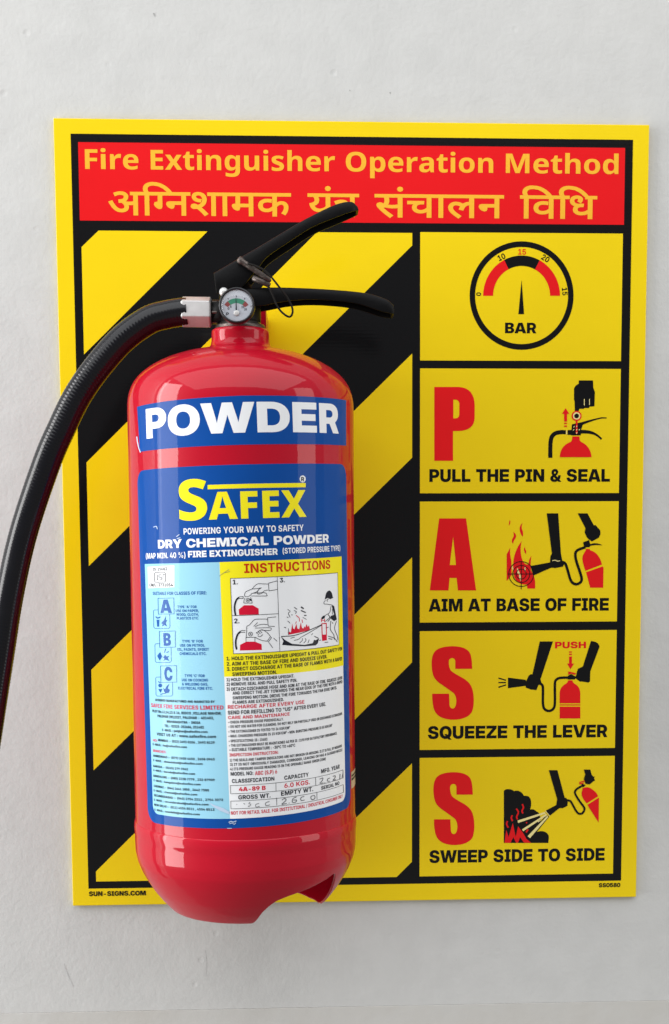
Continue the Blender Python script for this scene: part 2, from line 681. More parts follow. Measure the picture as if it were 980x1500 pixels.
M['wall'] = wall_material()
w = WALL = mesh('wall', *box(-2600, 2600, 0, 120, -395, 1500), 'wall', base=(0, 0, 0))
w.location.z = Z0
w['kind'] = 'structure'
M['skirting'] = mat('skirting_plaster', (.54, .537, .52), rough=.6, col2=(.50, .485, .45), mottle_scale=9, bump=[('noise', 60, .3, .002), ('noise', 8, .2, .01)])
w = mesh('wall_skirting', *box(-2600, 2600, -.35, 120, -1350, -395.2), 'skirting', base=(0, 0, 0))
w.location.z = Z0
w['kind'] = 'structure'
bevel(w, .3, 3)


def wall_mark(name, pts, width, material):
    """a hairline scratch or smear on the plaster, points in photo pixels"""
    pr = Print(lambda x, y: on_plane(x, y, 0), 0)
    pr.stroke(zone(0, 0, 1), pts, width)
    fs = []
    for f in pr.f:
        a, b, c = (np.array(pr.v[i][:2]) for i in f[:3])
        n = (b[0] - a[0]) * (c[1] - a[1]) - (b[1] - a[1]) * (c[0] - a[0])
        fs.append(f if n > 0 else f[::-1])
    return mesh(name, [(x, -.25, y) for x, y, l in pr.v], fs, material, WALL, base=(0, 0, 0))


M['scratch'] = mat('fresh_plaster_scratch', (.56, .56, .55), rough=.8)
M['old_mark'] = mat('grey_rub_mark', (.36, .36, .35), rough=.8, mottle=.4, mottle_scale=300)
for _pts, _w in (([(93, 1412), (100, 1430), (107, 1446)], 1.0), ([(300, 1392), (302, 1412), (301, 1430)], .7)):
    wall_mark('scratch', _pts, _w, 'scratch')
for _pts, _w in (([(225, 19), (227, 24)], 1.4), ([(512, 132), (513, 133)], 1.2), ([(571, 135), (572, 137)], 1.2)):
    wall_mark('rub_mark', _pts, _w, 'old_mark')

# ------------------------------------------------------------------ letter shapes (outlines in thousandths of an em)
GLYPHS = {
 'B': {
  '&': (676, [[[274,-12,237,-10,202,-5,169,4,140,16,113,31,90,49,70,68,53,90,40,114,31,139,25,166,23,193,24,213,27,232,32,250,38,266,46,282,56,297,68,311,82,325,113,351,149,376,312,478,327,489,338,500,346,511,352,522,355,532,355,551,348,567,335,580,325,584,314,587,301,588,285,586,272,581,261,574,252,563,247,551,246,536,246,525,248,515,252,504,257,493,263,481,271,469,279,457,289,445,312,418,338,389,689,0,498,0,204,313,179,341,154,373,141,390,129,409,118,428,109,448,100,469,95,492,91,515,90,539,92,566,97,592,105,616,116,639,131,661,148,680,168,697,190,711,215,723,242,731,270,736,301,738,330,737,358,732,383,724,406,713,426,700,445,684,460,667,474,647,484,626,491,603,496,580,497,555,497,538,495,522,491,506,486,491,480,476,472,461,464,447,454,433,442,420,430,407,416,395,401,384,251,277,242,270,233,263,226,256,219,248,213,239,209,229,207,218,206,206,206,196,211,178,222,163,236,151,254,143,264,140,275,138,287,138,306,139,324,142,342,148,361,156,378,165,395,177,412,190,427,205,441,222,454,241,466,260,475,281,483,303,489,327,493,351,494,376,645,376,645,345,642,315,638,285,632,256,625,228,615,201,604,175,591,150,575,127,558,106,538,87,516,69,463,44,441,31,419,19,395,10,370,2,346,-4,321,-8,297,-11]]]),
  '-': (645, [[[492,351,492,207,152,207,152,351]]]),
  '.': (269, [[[134,-9,115,-7,96,-2,79,7,64,20,51,35,42,52,37,71,35,90,37,110,42,129,51,145,64,161,79,174,96,183,115,188,134,190,154,188,173,183,189,174,205,161,218,145,227,129,232,110,234,90,232,71,227,52,218,35,205,20,189,7,173,-2,154,-7]]]),
  '0': (645, [[[322,-12,274,-9,231,0,191,14,155,34,123,59,96,89,72,124,53,163,38,207,27,255,21,307,19,363,21,420,27,472,38,520,53,564,72,604,96,639,123,669,155,694,191,714,231,728,274,736,322,739,370,736,414,728,454,714,490,694,521,669,549,639,572,604,592,564,607,520,617,472,624,420,626,363,624,307,617,255,607,207,592,163,572,123,549,88,521,59,490,33,454,14,414,0,370,-9],[322,141,342,142,360,147,375,156,389,168,401,182,412,200,421,221,427,244,433,270,437,299,439,330,440,363,439,397,437,428,433,457,427,483,421,506,412,527,401,545,389,560,375,572,360,580,342,585,322,587,303,585,285,580,269,572,255,560,243,545,233,527,224,506,217,483,212,457,208,428,206,397,205,363,206,330,208,299,212,270,217,244,224,221,233,200,243,182,255,168,269,156,285,147,303,142]]]),
  '1': (645, [[[84,0,84,153,585,153,585,0]],[[445,728,445,0,255,0,255,554,91,453,91,618,269,728]]]),
  '2': (645, [[[48,0,48,138,321,360,343,378,365,397,376,407,385,418,394,429,402,441,409,454,414,467,416,482,417,497,417,510,414,522,411,533,406,544,399,554,392,562,383,569,373,575,362,580,351,584,338,586,324,587,310,586,296,583,283,579,271,573,260,565,250,556,242,544,235,532,230,518,226,502,223,485,222,466,41,466,43,507,50,545,61,580,76,612,95,641,117,666,144,688,174,706,207,721,243,731,282,737,325,739,364,738,400,732,435,724,467,711,497,696,523,678,546,656,565,632,581,604,592,575,599,543,601,508,600,482,596,457,589,434,580,412,569,391,556,370,540,351,523,332,483,293,438,254,316,154,603,153,603,0]]]),
  '3': (645, [[[316,-12,269,-9,226,-3,187,9,152,25,122,45,96,68,74,93,55,121,41,152,31,183,25,216,23,249,209,249,210,233,212,218,217,204,222,190,230,178,239,168,249,158,260,151,273,144,286,140,300,137,315,136,330,137,344,139,357,143,369,149,379,156,389,165,397,174,404,185,410,197,414,210,416,223,417,237,416,251,414,264,410,275,404,286,396,296,387,304,377,312,365,318,353,323,338,326,323,328,307,329,201,329,201,435,348,573,59,573,59,728,573,728,573,582,349,379,349,421,391,423,429,421,463,416,494,406,521,393,544,377,563,358,579,336,592,312,601,286,606,259,608,230,605,195,599,163,587,133,572,105,552,79,528,56,501,36,471,19,437,6,399,-4,359,-10]]]),
  '4': (645, [[[10,142,10,292,309,728,501,728,204,289,634,288,634,142]],[[366,0,366,188,366,254,366,453,548,453,548,0]]]),
  '5': (645, [[[320,-12,280,-10,242,-4,207,5,174,18,144,34,118,54,94,76,74,102,58,131,46,163,37,197,33,233,216,233,217,219,220,206,224,194,230,183,238,172,246,163,256,154,268,147,280,142,293,138,307,135,321,134,336,135,350,138,363,142,375,148,386,156,396,165,404,175,411,187,417,199,421,213,424,228,424,244,424,260,421,275,417,289,411,302,404,314,395,325,386,334,375,342,363,348,350,353,336,355,322,356,303,355,286,352,270,347,256,339,244,330,234,319,226,307,220,294,44,294,64,728,565,728,565,573,237,573,228,450,241,460,254,470,269,478,285,484,302,489,321,493,340,495,359,496,383,495,407,491,430,486,453,477,475,467,495,455,515,441,533,425,550,407,565,388,578,368,589,346,598,323,605,300,608,275,610,249,607,213,601,178,590,145,574,115,554,87,531,62,504,40,473,22,439,7,402,-3,362,-10]]]),
  '6': (645, [[[328,-10,286,-8,247,-2,210,8,176,22,145,40,117,61,93,85,72,112,56,141,44,173,37,207,35,243,36,273,41,303,48,331,58,359,86,416,122,474,293,728,501,728,286,409,238,409,249,423,264,438,272,446,282,453,293,459,305,465,318,470,333,473,350,476,368,476,404,474,437,469,468,460,496,448,522,432,544,413,564,392,580,367,593,339,602,310,608,277,610,243,607,207,601,173,589,141,574,112,554,85,531,61,504,40,475,22,442,8,406,-2,369,-8],[322,137,337,138,350,140,364,145,376,151,387,158,396,167,405,177,412,188,418,201,423,214,425,228,426,243,425,258,423,272,418,285,412,297,405,308,396,318,387,327,376,334,364,340,350,345,337,347,322,348,307,347,294,345,281,340,269,334,258,327,248,318,239,308,232,297,226,285,222,272,219,258,218,243,219,228,222,214,226,201,232,188,239,177,248,167,258,158,269,151,281,145,294,140,307,138]]]),
  '7': (645, [[[104,0,391,566,54,567,54,728,591,728,591,573,302,0]]]),
  '8': (645, [[[322,-12,278,-10,238,-5,200,3,165,14,133,28,105,45,81,65,61,87,44,112,33,138,26,167,24,197,25,221,29,244,37,265,47,285,59,303,75,319,92,333,113,346,135,357,159,365,186,372,214,377,177,384,144,396,115,411,91,430,71,453,57,479,49,508,46,540,48,569,55,596,66,621,81,645,100,666,122,684,148,701,178,714,210,725,245,733,282,738,322,739,363,738,401,733,436,725,468,715,497,701,523,685,545,667,564,646,579,622,590,597,596,570,598,540,595,508,587,479,573,453,554,430,529,411,501,396,468,384,430,377,459,372,485,365,510,357,532,346,552,333,570,319,585,303,598,285,608,265,615,244,619,221,621,197,619,167,612,138,600,112,584,87,563,65,539,45,511,28,479,14,444,3,406,-5,366,-10],[322,121,336,122,349,124,362,128,373,133,384,139,393,147,402,156,409,165,414,176,418,187,421,199,422,212,421,225,418,237,414,249,409,259,402,269,393,277,384,285,373,291,362,296,349,300,336,302,322,303,308,302,295,300,282,296,271,291,260,285,251,277,243,269,236,259,230,249,226,237,224,225,223,212,224,199,226,187,230,176,236,165,243,155,251,147,260,139,271,133,282,128,295,124,308,122],[322,441,335,442,347,444,358,447,369,451,378,457,386,463,393,471,399,479,404,489,407,499,409,510,410,521,409,533,407,544,404,554,399,564,393,572,386,580,378,586,369,591,358,596,347,599,335,601,322,601,309,601,297,599,286,596,276,591,266,586,258,580,251,572,245,564,240,554,237,544,235,533,234,521,235,510,237,499,240,489,245,479,251,471,258,463,266,457,276,451,286,447,297,444,309,442]]]),
  '9': (645, [[[316,737,358,735,397,729,434,719,468,705,500,688,527,667,552,643,572,616,588,586,600,555,607,521,610,485,608,454,604,425,597,396,586,368,559,312,523,254,352,0,143,0,359,319,407,319,396,305,381,289,373,282,363,275,352,268,340,262,327,258,311,254,295,252,276,251,241,253,208,258,177,267,148,280,123,296,100,315,81,336,64,361,52,388,42,418,37,450,35,485,37,521,44,555,55,586,71,616,90,643,114,667,140,688,170,705,203,719,239,729,276,735],[323,590,308,590,294,587,281,583,269,577,258,569,248,561,239,551,232,539,226,527,222,514,219,500,218,485,219,470,222,456,226,443,232,430,239,419,248,409,258,400,269,393,281,387,294,383,308,380,323,379,337,380,351,383,364,387,376,393,387,400,397,409,405,419,413,430,419,443,423,456,425,470,426,485,425,500,423,514,419,527,413,539,405,551,397,561,387,569,376,577,364,583,351,587,337,590]]]),
  'A': (759, [[[0,0,246,728,511,728,758,0,536,0,451,290,426,379,401,467,377,557,353,652,406,652,381,557,356,467,331,379,304,290,216,0]],[[181,124,181,276,579,276,579,124]]]),
  'B': (649, [[[41,0,41,728,354,728,393,726,430,722,463,714,493,704,519,691,542,676,562,659,578,640,590,619,599,596,605,571,607,545,605,525,602,505,597,487,589,470,580,453,568,439,555,425,540,414,524,403,506,395,487,388,467,383,490,380,511,375,532,368,551,358,568,345,584,331,598,315,610,296,619,276,626,254,630,231,631,206,629,177,624,150,614,124,601,100,585,78,565,58,542,41,516,27,486,15,453,7,418,2,380,0],[233,149,344,149,362,150,379,154,393,160,406,169,416,180,423,192,427,207,429,223,428,234,426,244,423,254,413,270,398,283,389,288,379,292,368,295,356,297,344,298,233,298],[233,438,332,438,343,438,354,440,364,443,381,451,394,464,404,479,408,498,409,508,408,524,404,537,397,549,388,560,377,568,364,574,349,578,332,579,233,579]]]),
  'C': (729, [[[373,-12,325,-9,279,-1,235,13,194,32,156,56,122,86,93,120,67,159,47,204,32,252,24,306,21,363,24,421,32,475,47,524,67,568,93,608,122,642,156,672,194,696,235,715,279,728,325,737,373,739,407,738,440,734,471,728,501,719,529,708,555,694,580,679,603,661,624,642,643,620,660,597,674,571,687,545,697,516,704,486,709,455,510,455,508,468,504,480,500,492,494,503,488,513,482,522,474,530,466,538,457,545,447,551,437,556,426,560,415,564,403,566,390,567,377,568,353,566,330,562,310,554,292,544,275,530,261,514,248,496,238,474,230,450,225,424,221,395,220,363,221,332,225,303,230,277,238,253,248,232,260,213,275,197,291,184,310,173,330,166,353,161,377,160,390,160,403,161,415,164,426,167,437,171,447,176,457,182,465,189,474,197,481,205,488,215,494,225,499,235,504,247,507,259,510,272,709,272,704,240,697,210,687,182,674,155,660,130,643,107,624,85,603,66,580,48,555,33,529,20,501,8,471,0,440,-7,407,-10]]]),
  'D': (710, [[[322,0,124,0,124,164,312,164,341,165,368,169,391,176,412,186,431,198,447,213,460,231,471,252,479,276,485,302,489,331,490,363,489,396,485,425,479,452,470,476,459,497,446,514,429,530,410,542,389,552,364,558,337,563,307,564,121,564,121,728,320,728,374,725,424,716,471,702,515,683,554,658,589,629,618,595,644,556,664,513,678,467,686,417,689,363,686,310,678,260,664,214,644,171,619,133,590,99,555,70,517,45,474,25,427,11,376,3]],[[238,728,238,0,41,0,41,728]]]),
  'E': (629, [[[41,0,41,728,600,728,600,560,238,560,238,445,572,445,572,283,238,283,238,167,600,167,600,0]]]),
  'F': (603, [[[41,0,41,728,583,728,583,560,238,560,238,426,563,426,563,265,238,265,238,0]]]),
  'G': (740, [[[377,-12,325,-9,276,0,231,14,189,34,151,60,118,90,89,125,65,165,46,209,32,256,23,308,21,363,24,421,32,475,47,524,67,568,93,608,122,642,156,672,194,696,235,715,279,728,325,737,373,739,406,738,437,735,468,729,497,721,526,710,552,698,577,684,601,667,622,649,641,629,658,608,673,585,686,560,695,534,702,506,706,477,505,477,502,488,499,497,491,515,480,531,466,544,449,554,439,558,429,562,418,565,407,566,394,568,381,568,356,566,333,562,312,555,293,544,276,531,261,515,249,496,239,475,231,451,225,424,221,395,220,363,221,332,225,303,231,276,239,252,249,231,262,212,277,196,294,183,313,173,335,165,358,161,384,160,405,160,424,163,441,167,457,173,471,180,484,189,494,199,503,210,510,223,515,236,518,251,519,266,560,262,384,262,384,404,711,404,711,300,709,255,701,212,688,173,670,136,647,103,619,74,588,48,552,27,513,10,471,-2,426,-9]]]),
  'H': (726, [[[41,0,41,728,238,728,238,453,487,453,487,728,685,728,685,0,487,0,487,286,238,286,238,0]]]),
  'I': (432, [[[25,0,25,155,117,155,117,572,25,572,25,728,407,728,407,572,315,572,315,155,407,155,407,0]]]),
  'J': (583, [[[278,-12,221,-8,170,4,126,24,89,51,60,86,39,127,27,175,23,230,23,287,205,287,205,228,207,211,210,196,216,183,224,172,234,163,245,157,259,153,275,152,291,153,305,157,317,163,327,172,335,183,340,196,344,211,345,228,345,728,543,728,543,225,538,171,525,124,504,84,474,50,436,23,391,4,338,-8]]]),
  'K': (724, [[[186,109,186,349,211,381,235,412,260,444,285,475,309,507,334,538,482,728,711,728,406,355,388,355]],[[41,0,41,728,238,728,238,567,238,360,238,266,238,0]],[[498,0,318,296,436,445,724,0]]]),
  'L': (573, [[[41,0,41,728,238,728,238,167,554,167,554,0]]]),
  'M': (922, [[[41,0,41,728,336,728,407,488,416,457,426,418,437,376,449,332,460,287,471,245,480,207,487,175,436,175,443,207,452,245,463,287,474,332,485,376,496,418,507,457,515,488,586,728,881,728,881,0,687,0,687,288,687,316,688,352,690,392,691,437,692,483,694,530,694,576,695,618,717,618,706,575,695,530,683,483,671,437,659,393,648,353,638,317,630,288,541,0,381,0,291,288,283,317,273,353,261,393,249,437,237,483,225,530,213,575,201,618,227,618,227,576,228,530,229,483,231,437,232,392,233,352,234,316,234,288,234,0]]]),
  'N': (737, [[[41,0,41,728,243,728,426,433,439,411,455,383,473,350,492,315,511,280,529,247,505,192,503,233,502,281,500,329,499,377,499,418,499,451,499,728,696,728,696,0,494,0,324,273,308,300,288,334,266,373,242,416,217,462,192,510,231,522,234,471,236,421,237,375,238,334,238,299,238,273,238,0]]]),
  'O': (746, [[[373,-12,325,-9,279,-1,235,13,194,32,156,56,122,86,93,120,67,159,47,204,32,252,24,306,21,363,24,421,32,475,47,524,67,568,93,608,122,642,156,672,194,696,235,715,279,728,325,737,373,739,421,737,467,728,511,715,552,696,590,672,624,642,653,608,679,568,699,524,714,475,723,421,726,363,723,305,714,252,699,203,679,159,653,120,624,85,590,56,552,32,511,13,467,-1,421,-9],[373,160,397,161,418,166,438,173,456,184,472,197,486,213,498,232,508,254,516,278,522,304,525,332,526,363,525,394,522,423,516,450,508,474,498,495,486,514,472,530,456,544,438,554,418,562,397,566,373,568,350,566,328,562,309,554,291,544,274,530,260,514,248,495,238,474,230,450,225,423,221,394,220,363,221,332,225,304,230,278,238,254,248,232,260,213,274,197,291,184,309,173,328,166,350,161]]]),
  'P': (646, [[[41,0,41,728,347,728,389,726,428,720,464,710,497,697,527,680,553,659,575,636,594,609,609,580,620,548,626,513,628,475,626,438,620,403,609,371,594,341,575,315,553,291,527,271,497,254,464,240,428,231,389,225,347,223,154,223,154,386,333,386,348,386,362,388,375,392,387,397,398,403,408,410,416,418,423,428,428,438,432,450,435,462,436,475,435,489,432,501,428,512,423,523,416,532,408,540,398,548,387,554,375,559,362,562,348,564,333,565,238,565,238,0]]]),
  'Q': (746, [[[299,268,449,268,506,196,597,94,722,-54,555,-54,472,46,405,128]],[[373,-12,325,-9,279,-1,235,13,194,32,156,56,122,86,93,120,67,159,47,204,32,252,24,306,21,363,24,421,32,475,47,524,67,568,93,608,122,642,156,672,194,696,235,715,279,728,325,737,373,739,421,737,467,728,511,715,552,696,590,672,624,642,653,608,679,568,699,524,714,475,723,421,726,363,723,305,714,252,699,203,679,159,653,120,624,85,590,56,552,32,511,13,467,-1,421,-9],[373,160,397,161,418,166,438,173,456,184,472,197,486,213,498,232,508,254,516,278,522,304,525,332,526,363,525,394,522,423,516,450,508,474,498,495,486,514,472,530,456,544,438,554,418,562,397,566,373,568,350,566,328,562,309,554,291,544,274,530,260,514,248,495,238,474,230,450,225,423,221,394,220,363,221,332,225,304,230,278,238,254,248,232,260,213,274,197,291,184,309,173,328,166,350,161]]]),
  'R': (664, [[[41,0,41,728,348,728,390,726,428,720,464,710,497,697,527,680,553,659,576,636,595,609,610,580,620,548,627,513,629,475,627,439,620,405,609,374,593,345,573,319,550,296,523,277,492,260,458,247,421,238,381,232,337,230,162,230,162,384,333,384,349,384,363,387,376,390,388,395,399,402,408,409,416,418,423,427,429,438,433,450,435,462,436,475,435,489,433,501,429,513,423,523,416,533,408,541,399,549,388,555,376,560,363,564,349,566,333,567,238,567,238,0]],[[444,0,285,330,488,330,651,0]]]),
  'S': (682, [[[342,-12,294,-10,250,-4,210,5,173,18,140,34,112,54,88,77,68,104,52,134,41,167,34,203,32,242,219,242,220,227,224,214,229,201,236,190,244,179,254,170,266,163,279,156,294,151,309,148,326,145,345,145,361,145,376,147,390,149,402,153,414,158,424,163,433,169,441,177,451,193,455,212,452,229,442,243,426,256,415,262,403,267,372,277,334,285,262,299,212,312,169,328,131,349,101,373,76,402,59,434,49,469,45,508,48,541,55,573,66,602,83,629,103,654,127,675,155,694,186,710,221,723,258,732,298,737,340,739,384,737,424,732,461,723,496,711,526,695,553,675,577,653,596,628,612,599,624,568,631,534,635,498,453,498,450,517,443,533,433,548,420,560,404,570,386,577,366,581,344,583,330,582,316,581,304,578,292,575,281,570,272,565,264,558,251,544,245,527,244,509,250,493,262,481,280,470,291,465,319,456,354,448,414,437,471,424,521,407,542,398,561,387,579,376,594,363,608,350,619,335,629,320,636,303,642,286,647,267,649,247,650,226,648,190,641,156,630,125,614,97,594,72,569,51,541,32,509,16,473,4,433,-5,389,-10]]]),
  'T': (654, [[[20,560,20,728,634,728,634,560,426,560,426,0,228,0,228,560]]]),
  'U': (705, [[[352,-12,307,-10,264,-3,224,7,188,22,155,40,126,62,100,87,79,116,62,148,50,182,43,219,40,258,40,728,232,728,232,274,233,258,236,242,241,227,248,213,256,200,266,189,278,179,290,170,304,164,319,159,336,156,353,155,370,156,386,159,401,164,415,170,428,179,439,189,449,200,457,213,464,226,469,241,472,257,472,274,472,728,665,728,665,258,662,219,655,182,643,147,626,116,605,87,579,62,550,40,517,22,481,7,441,-3,398,-10]]]),
  'V': (745, [[[246,0,0,728,218,728,306,438,332,348,358,258,383,167,407,76,349,76,373,167,397,258,421,348,446,438,530,728,745,728,507,0]]]),
  'W': (1033, [[[194,0,0,728,215,728,276,437,287,385,297,332,306,280,316,227,325,175,334,122,289,122,299,175,309,227,319,280,330,332,341,385,353,437,420,728,613,728,680,437,692,385,703,332,714,280,724,227,734,175,744,122,698,122,708,175,717,227,726,280,736,332,746,385,757,437,818,728,1032,728,839,0,622,0,537,342,527,386,517,438,504,500,488,575,545,575,529,500,516,438,506,386,496,342,411,0]]]),
  'X': (737, [[[1,0,313,443,313,296,29,728,252,728,313,630,328,605,342,581,357,556,371,532,385,508,399,483,342,483,356,508,370,532,385,556,400,581,415,605,430,630,491,728,708,728,433,307,433,445,736,0,507,0,425,128,413,147,402,165,390,184,378,203,367,221,355,240,381,240,369,221,358,203,346,184,334,165,322,147,310,128,224,0]]]),
  'Y': (726, [[[271,0,271,251,0,728,227,728,333,522,346,496,359,470,371,444,383,419,354,419,365,444,377,470,388,496,401,522,501,728,726,728,462,251,462,0]]]),
  'Z': (650, [[[25,0,25,149,302,473,335,511,369,549,405,587,441,626,463,560,413,560,363,560,313,560,262,560,32,560,32,728,623,728,623,579,349,254,316,216,283,178,248,139,212,101,190,167,240,167,291,167,341,167,392,167,626,167,626,0]]]),
  ' ': (295, []),
 },
 'U': {
  'A': (715, [[[519,0,477,145,239,145,197,0,0,0,239,717,474,717,715,0],[402,423,396,444,388,474,380,508,371,544,363,576,357,602,352,576,345,545,337,511,329,478,321,448,315,423,278,293,439,293]]]),
  'E': (550, [[[500,0,80,0,80,714,500,714,500,569,260,569,260,443,483,443,483,297,260,297,260,147,500,147]]]),
  'F': (536, [[[257,0,80,0,80,714,499,714,499,569,257,569,257,418,480,418,480,272,257,272]]]),
  'S': (573, [[[539,214,538,191,534,168,528,146,520,125,509,104,496,84,480,66,462,50,441,35,418,21,393,10,364,1,333,-5,299,-9,262,-10,217,-9,177,-6,142,0,109,9,77,20,45,34,45,195,67,184,90,175,112,166,135,159,158,152,181,147,204,143,225,139,246,138,266,137,295,139,318,145,336,154,349,167,356,181,359,198,355,217,345,233,328,248,303,262,269,279,225,299,174,324,132,351,117,362,103,375,91,388,80,403,71,418,64,435,58,453,54,473,51,495,50,518,52,545,56,569,62,592,72,612,84,632,98,649,115,665,133,678,154,690,176,701,201,709,227,716,255,720,284,723,314,724,341,723,367,722,392,719,415,714,438,709,490,693,537,674,481,534,437,553,392,567,375,572,358,575,341,577,325,579,309,579,284,578,263,573,248,564,237,554,231,541,229,526,232,508,242,492,260,478,286,462,323,444,371,422,392,413,411,403,429,393,446,383,462,372,476,361,489,348,500,336,510,322,519,307,526,291,532,274,536,256,538,235]]]),
  'X': (706, [[[703,0,495,0,350,234,205,0,2,0,239,366,16,714,216,714,351,486,481,714,686,714,460,353]]]),
  ' ': (318, []),
 },
 'M': {
  '"': (565, [[[114,420,98,728,247,728,232,420]],[[334,420,319,728,467,728,452,420]]]),
  '%': (1021, [[[248,376,200,382,160,398,129,424,106,458,92,496,87,538,87,576,92,619,106,658,129,691,161,717,201,734,248,739,297,734,337,717,369,691,391,658,405,619,410,576,410,538,405,496,391,457,368,424,336,398,296,382],[248,470,275,475,301,514,303,538,303,576,301,601,292,624,248,646,222,641,196,601,193,576,193,538,196,514,205,491]],[[772,-13,724,-7,684,10,653,36,630,69,616,108,611,150,611,188,616,230,630,269,653,302,685,328,725,345,772,351,821,345,861,328,893,302,915,269,929,230,934,188,934,150,929,107,915,68,892,35,860,9,820,-7],[772,81,799,86,825,125,827,150,827,188,825,212,816,236,772,258,746,252,720,212,717,188,717,150,720,125,729,103]],[[206,0,706,728,810,728,310,0]]]),
  '&': (676, [[[283,-11,212,-4,152,16,103,48,67,90,45,138,38,192,42,233,55,269,75,300,102,329,173,384,316,478,343,500,362,526,368,555,351,595,331,608,303,612,267,604,243,581,235,548,247,501,261,477,280,452,328,395,674,0,511,0,224,319,167,387,142,423,121,462,107,504,102,549,108,600,127,645,157,683,197,712,246,731,302,737,357,731,403,713,441,686,469,650,486,609,492,563,489,530,480,499,466,470,447,443,423,419,395,396,247,289,222,269,204,248,193,226,189,200,192,175,217,137,261,116,289,114,328,118,366,131,402,153,434,182,462,217,483,259,497,306,502,357,631,357,627,294,616,237,599,186,575,142,547,106,514,76,473,51,430,23,382,4,332,-7]]]),
  "'": (345, [[[114,420,98,728,247,728,232,420]]]),
  '(': (391, [[[75,296,91,465,135,633,166,708,201,772,345,772,285,614,247,451,233,296,245,168,280,30,345,-136,201,-136,146,-32,107,76,83,186]]]),
  ')': (391, [[[46,-136,111,31,146,169,157,296,144,451,106,614,46,772,190,772,225,708,255,633,300,465,316,296,308,186,284,75,244,-33,190,-136]]]),
  '+': (646, [[[257,38,257,544,388,544,388,38]],[[70,230,70,353,575,353,575,230]]]),
  ',': (269, [[[24,-196,67,111,221,111,128,-196]]]),
  '-': (646, [[[489,359,489,236,156,236,156,359]]]),
  '.': (269, [[[135,-10,101,-3,73,15,54,43,47,77,54,111,73,139,101,158,135,164,169,158,197,139,216,111,223,77,216,43,197,15,169,-3]]]),
  '/': (393, [[[381,762,146,-109,12,-109,246,762]]]),
  '0': (646, [[[323,-10,237,1,167,34,112,89,73,162,49,254,41,363,49,473,73,565,112,639,167,693,237,726,323,737,409,726,479,693,534,638,573,565,597,473,605,363,597,254,574,162,534,89,480,34,409,1],[323,121,362,128,393,147,417,180,434,227,445,288,448,363,445,439,434,500,417,547,393,581,362,601,323,607,284,601,253,581,229,547,212,500,201,439,198,363,201,288,212,227,229,180,253,147,284,128]]]),
  '1': (646, [[[83,0,83,128,581,128,581,0]],[[432,728,432,0,274,0,274,589,103,473,103,615,265,728]]]),
  '2': (646, [[[66,0,66,114,326,352,380,408,400,432,414,457,423,482,426,510,422,539,412,564,395,584,373,599,347,609,317,612,286,608,260,598,238,582,222,561,212,534,209,502,58,502,66,569,90,627,130,673,182,708,245,730,318,737,392,730,455,710,508,677,547,633,571,581,579,521,575,480,563,440,541,398,506,351,388,233,286,134,589,129,589,0]]]),
  '3': (646, [[[316,-10,240,-3,173,17,118,50,75,94,48,147,37,208,197,208,203,183,215,161,234,144,258,131,286,123,317,121,349,124,377,133,401,148,418,168,429,194,433,225,429,254,418,280,399,302,373,320,340,331,300,335,218,335,218,438,379,593,74,598,74,728,569,728,569,613,326,386,326,420,402,423,469,407,523,375,564,331,590,277,599,215,589,151,562,96,518,51,461,18,393,-3]]]),
  '4': (646, [[[27,126,27,251,298,728,450,728,186,259,618,253,618,126]],[[377,0,377,163,382,220,382,454,526,454,526,0]]]),
  '5': (646, [[[317,-10,245,-3,181,18,127,51,87,95,60,148,50,208,205,208,209,182,221,159,239,140,262,126,288,117,317,114,350,118,379,130,404,149,422,174,433,204,437,239,433,275,421,306,403,331,378,350,349,362,315,366,283,363,253,353,227,337,208,317,66,342,100,728,550,728,550,598,231,598,213,418,241,444,275,464,317,477,363,482,410,478,453,464,492,443,526,415,553,380,574,339,586,293,591,243,582,174,556,113,515,62,460,23,394,-2]]]),
  '6': (646, [[[325,-10,255,-3,191,19,136,55,93,103,66,164,57,237,62,294,80,352,108,412,148,477,318,728,476,728,250,396,205,396,238,429,263,444,292,455,326,463,363,465,426,459,481,439,526,406,560,361,582,306,589,240,581,170,555,109,515,59,461,21,398,-2],[324,114,357,118,385,130,408,148,426,173,437,203,441,236,437,270,426,299,408,324,385,342,357,354,324,358,293,354,264,343,241,324,223,299,211,270,208,237,211,203,223,173,241,148,264,130,293,118]]]),
  '7': (646, [[[116,0,415,593,66,598,66,728,580,728,580,596,280,0]]]),
  '8': (646, [[[323,-10,244,-3,176,17,118,49,75,91,47,140,38,196,44,239,59,279,84,314,116,343,155,364,197,375,144,400,102,437,74,486,65,541,73,595,98,642,138,682,190,712,252,731,323,737,393,731,455,712,508,682,547,642,572,595,581,541,571,485,543,437,501,400,449,380,491,364,529,343,561,314,586,279,602,239,607,196,598,140,571,91,527,49,470,17,401,-3],[323,105,356,109,385,119,409,134,427,155,438,180,442,209,438,238,426,263,408,284,384,300,355,311,323,314,290,311,261,301,237,284,219,263,207,238,204,209,207,180,218,155,236,134,260,119,289,109],[323,429,351,432,376,441,396,455,412,475,423,498,426,524,423,551,413,573,397,592,376,606,351,615,323,618,294,615,269,606,248,592,233,573,223,551,220,524,223,498,233,475,248,456,269,441,294,432]]]),
  '9': (646, [[[320,737,391,730,455,708,510,673,552,624,580,563,589,491,584,433,566,376,538,316,497,250,328,0,170,0,396,331,441,331,408,298,383,284,354,272,320,265,283,262,220,269,165,289,120,322,85,367,64,422,57,487,65,558,91,619,131,669,185,706,248,730],[322,614,290,610,261,598,238,579,220,555,209,525,205,492,209,458,220,428,238,404,261,385,290,373,322,369,353,373,382,385,405,404,423,428,434,458,438,491,434,525,423,554,405,579,382,598,354,610]]]),
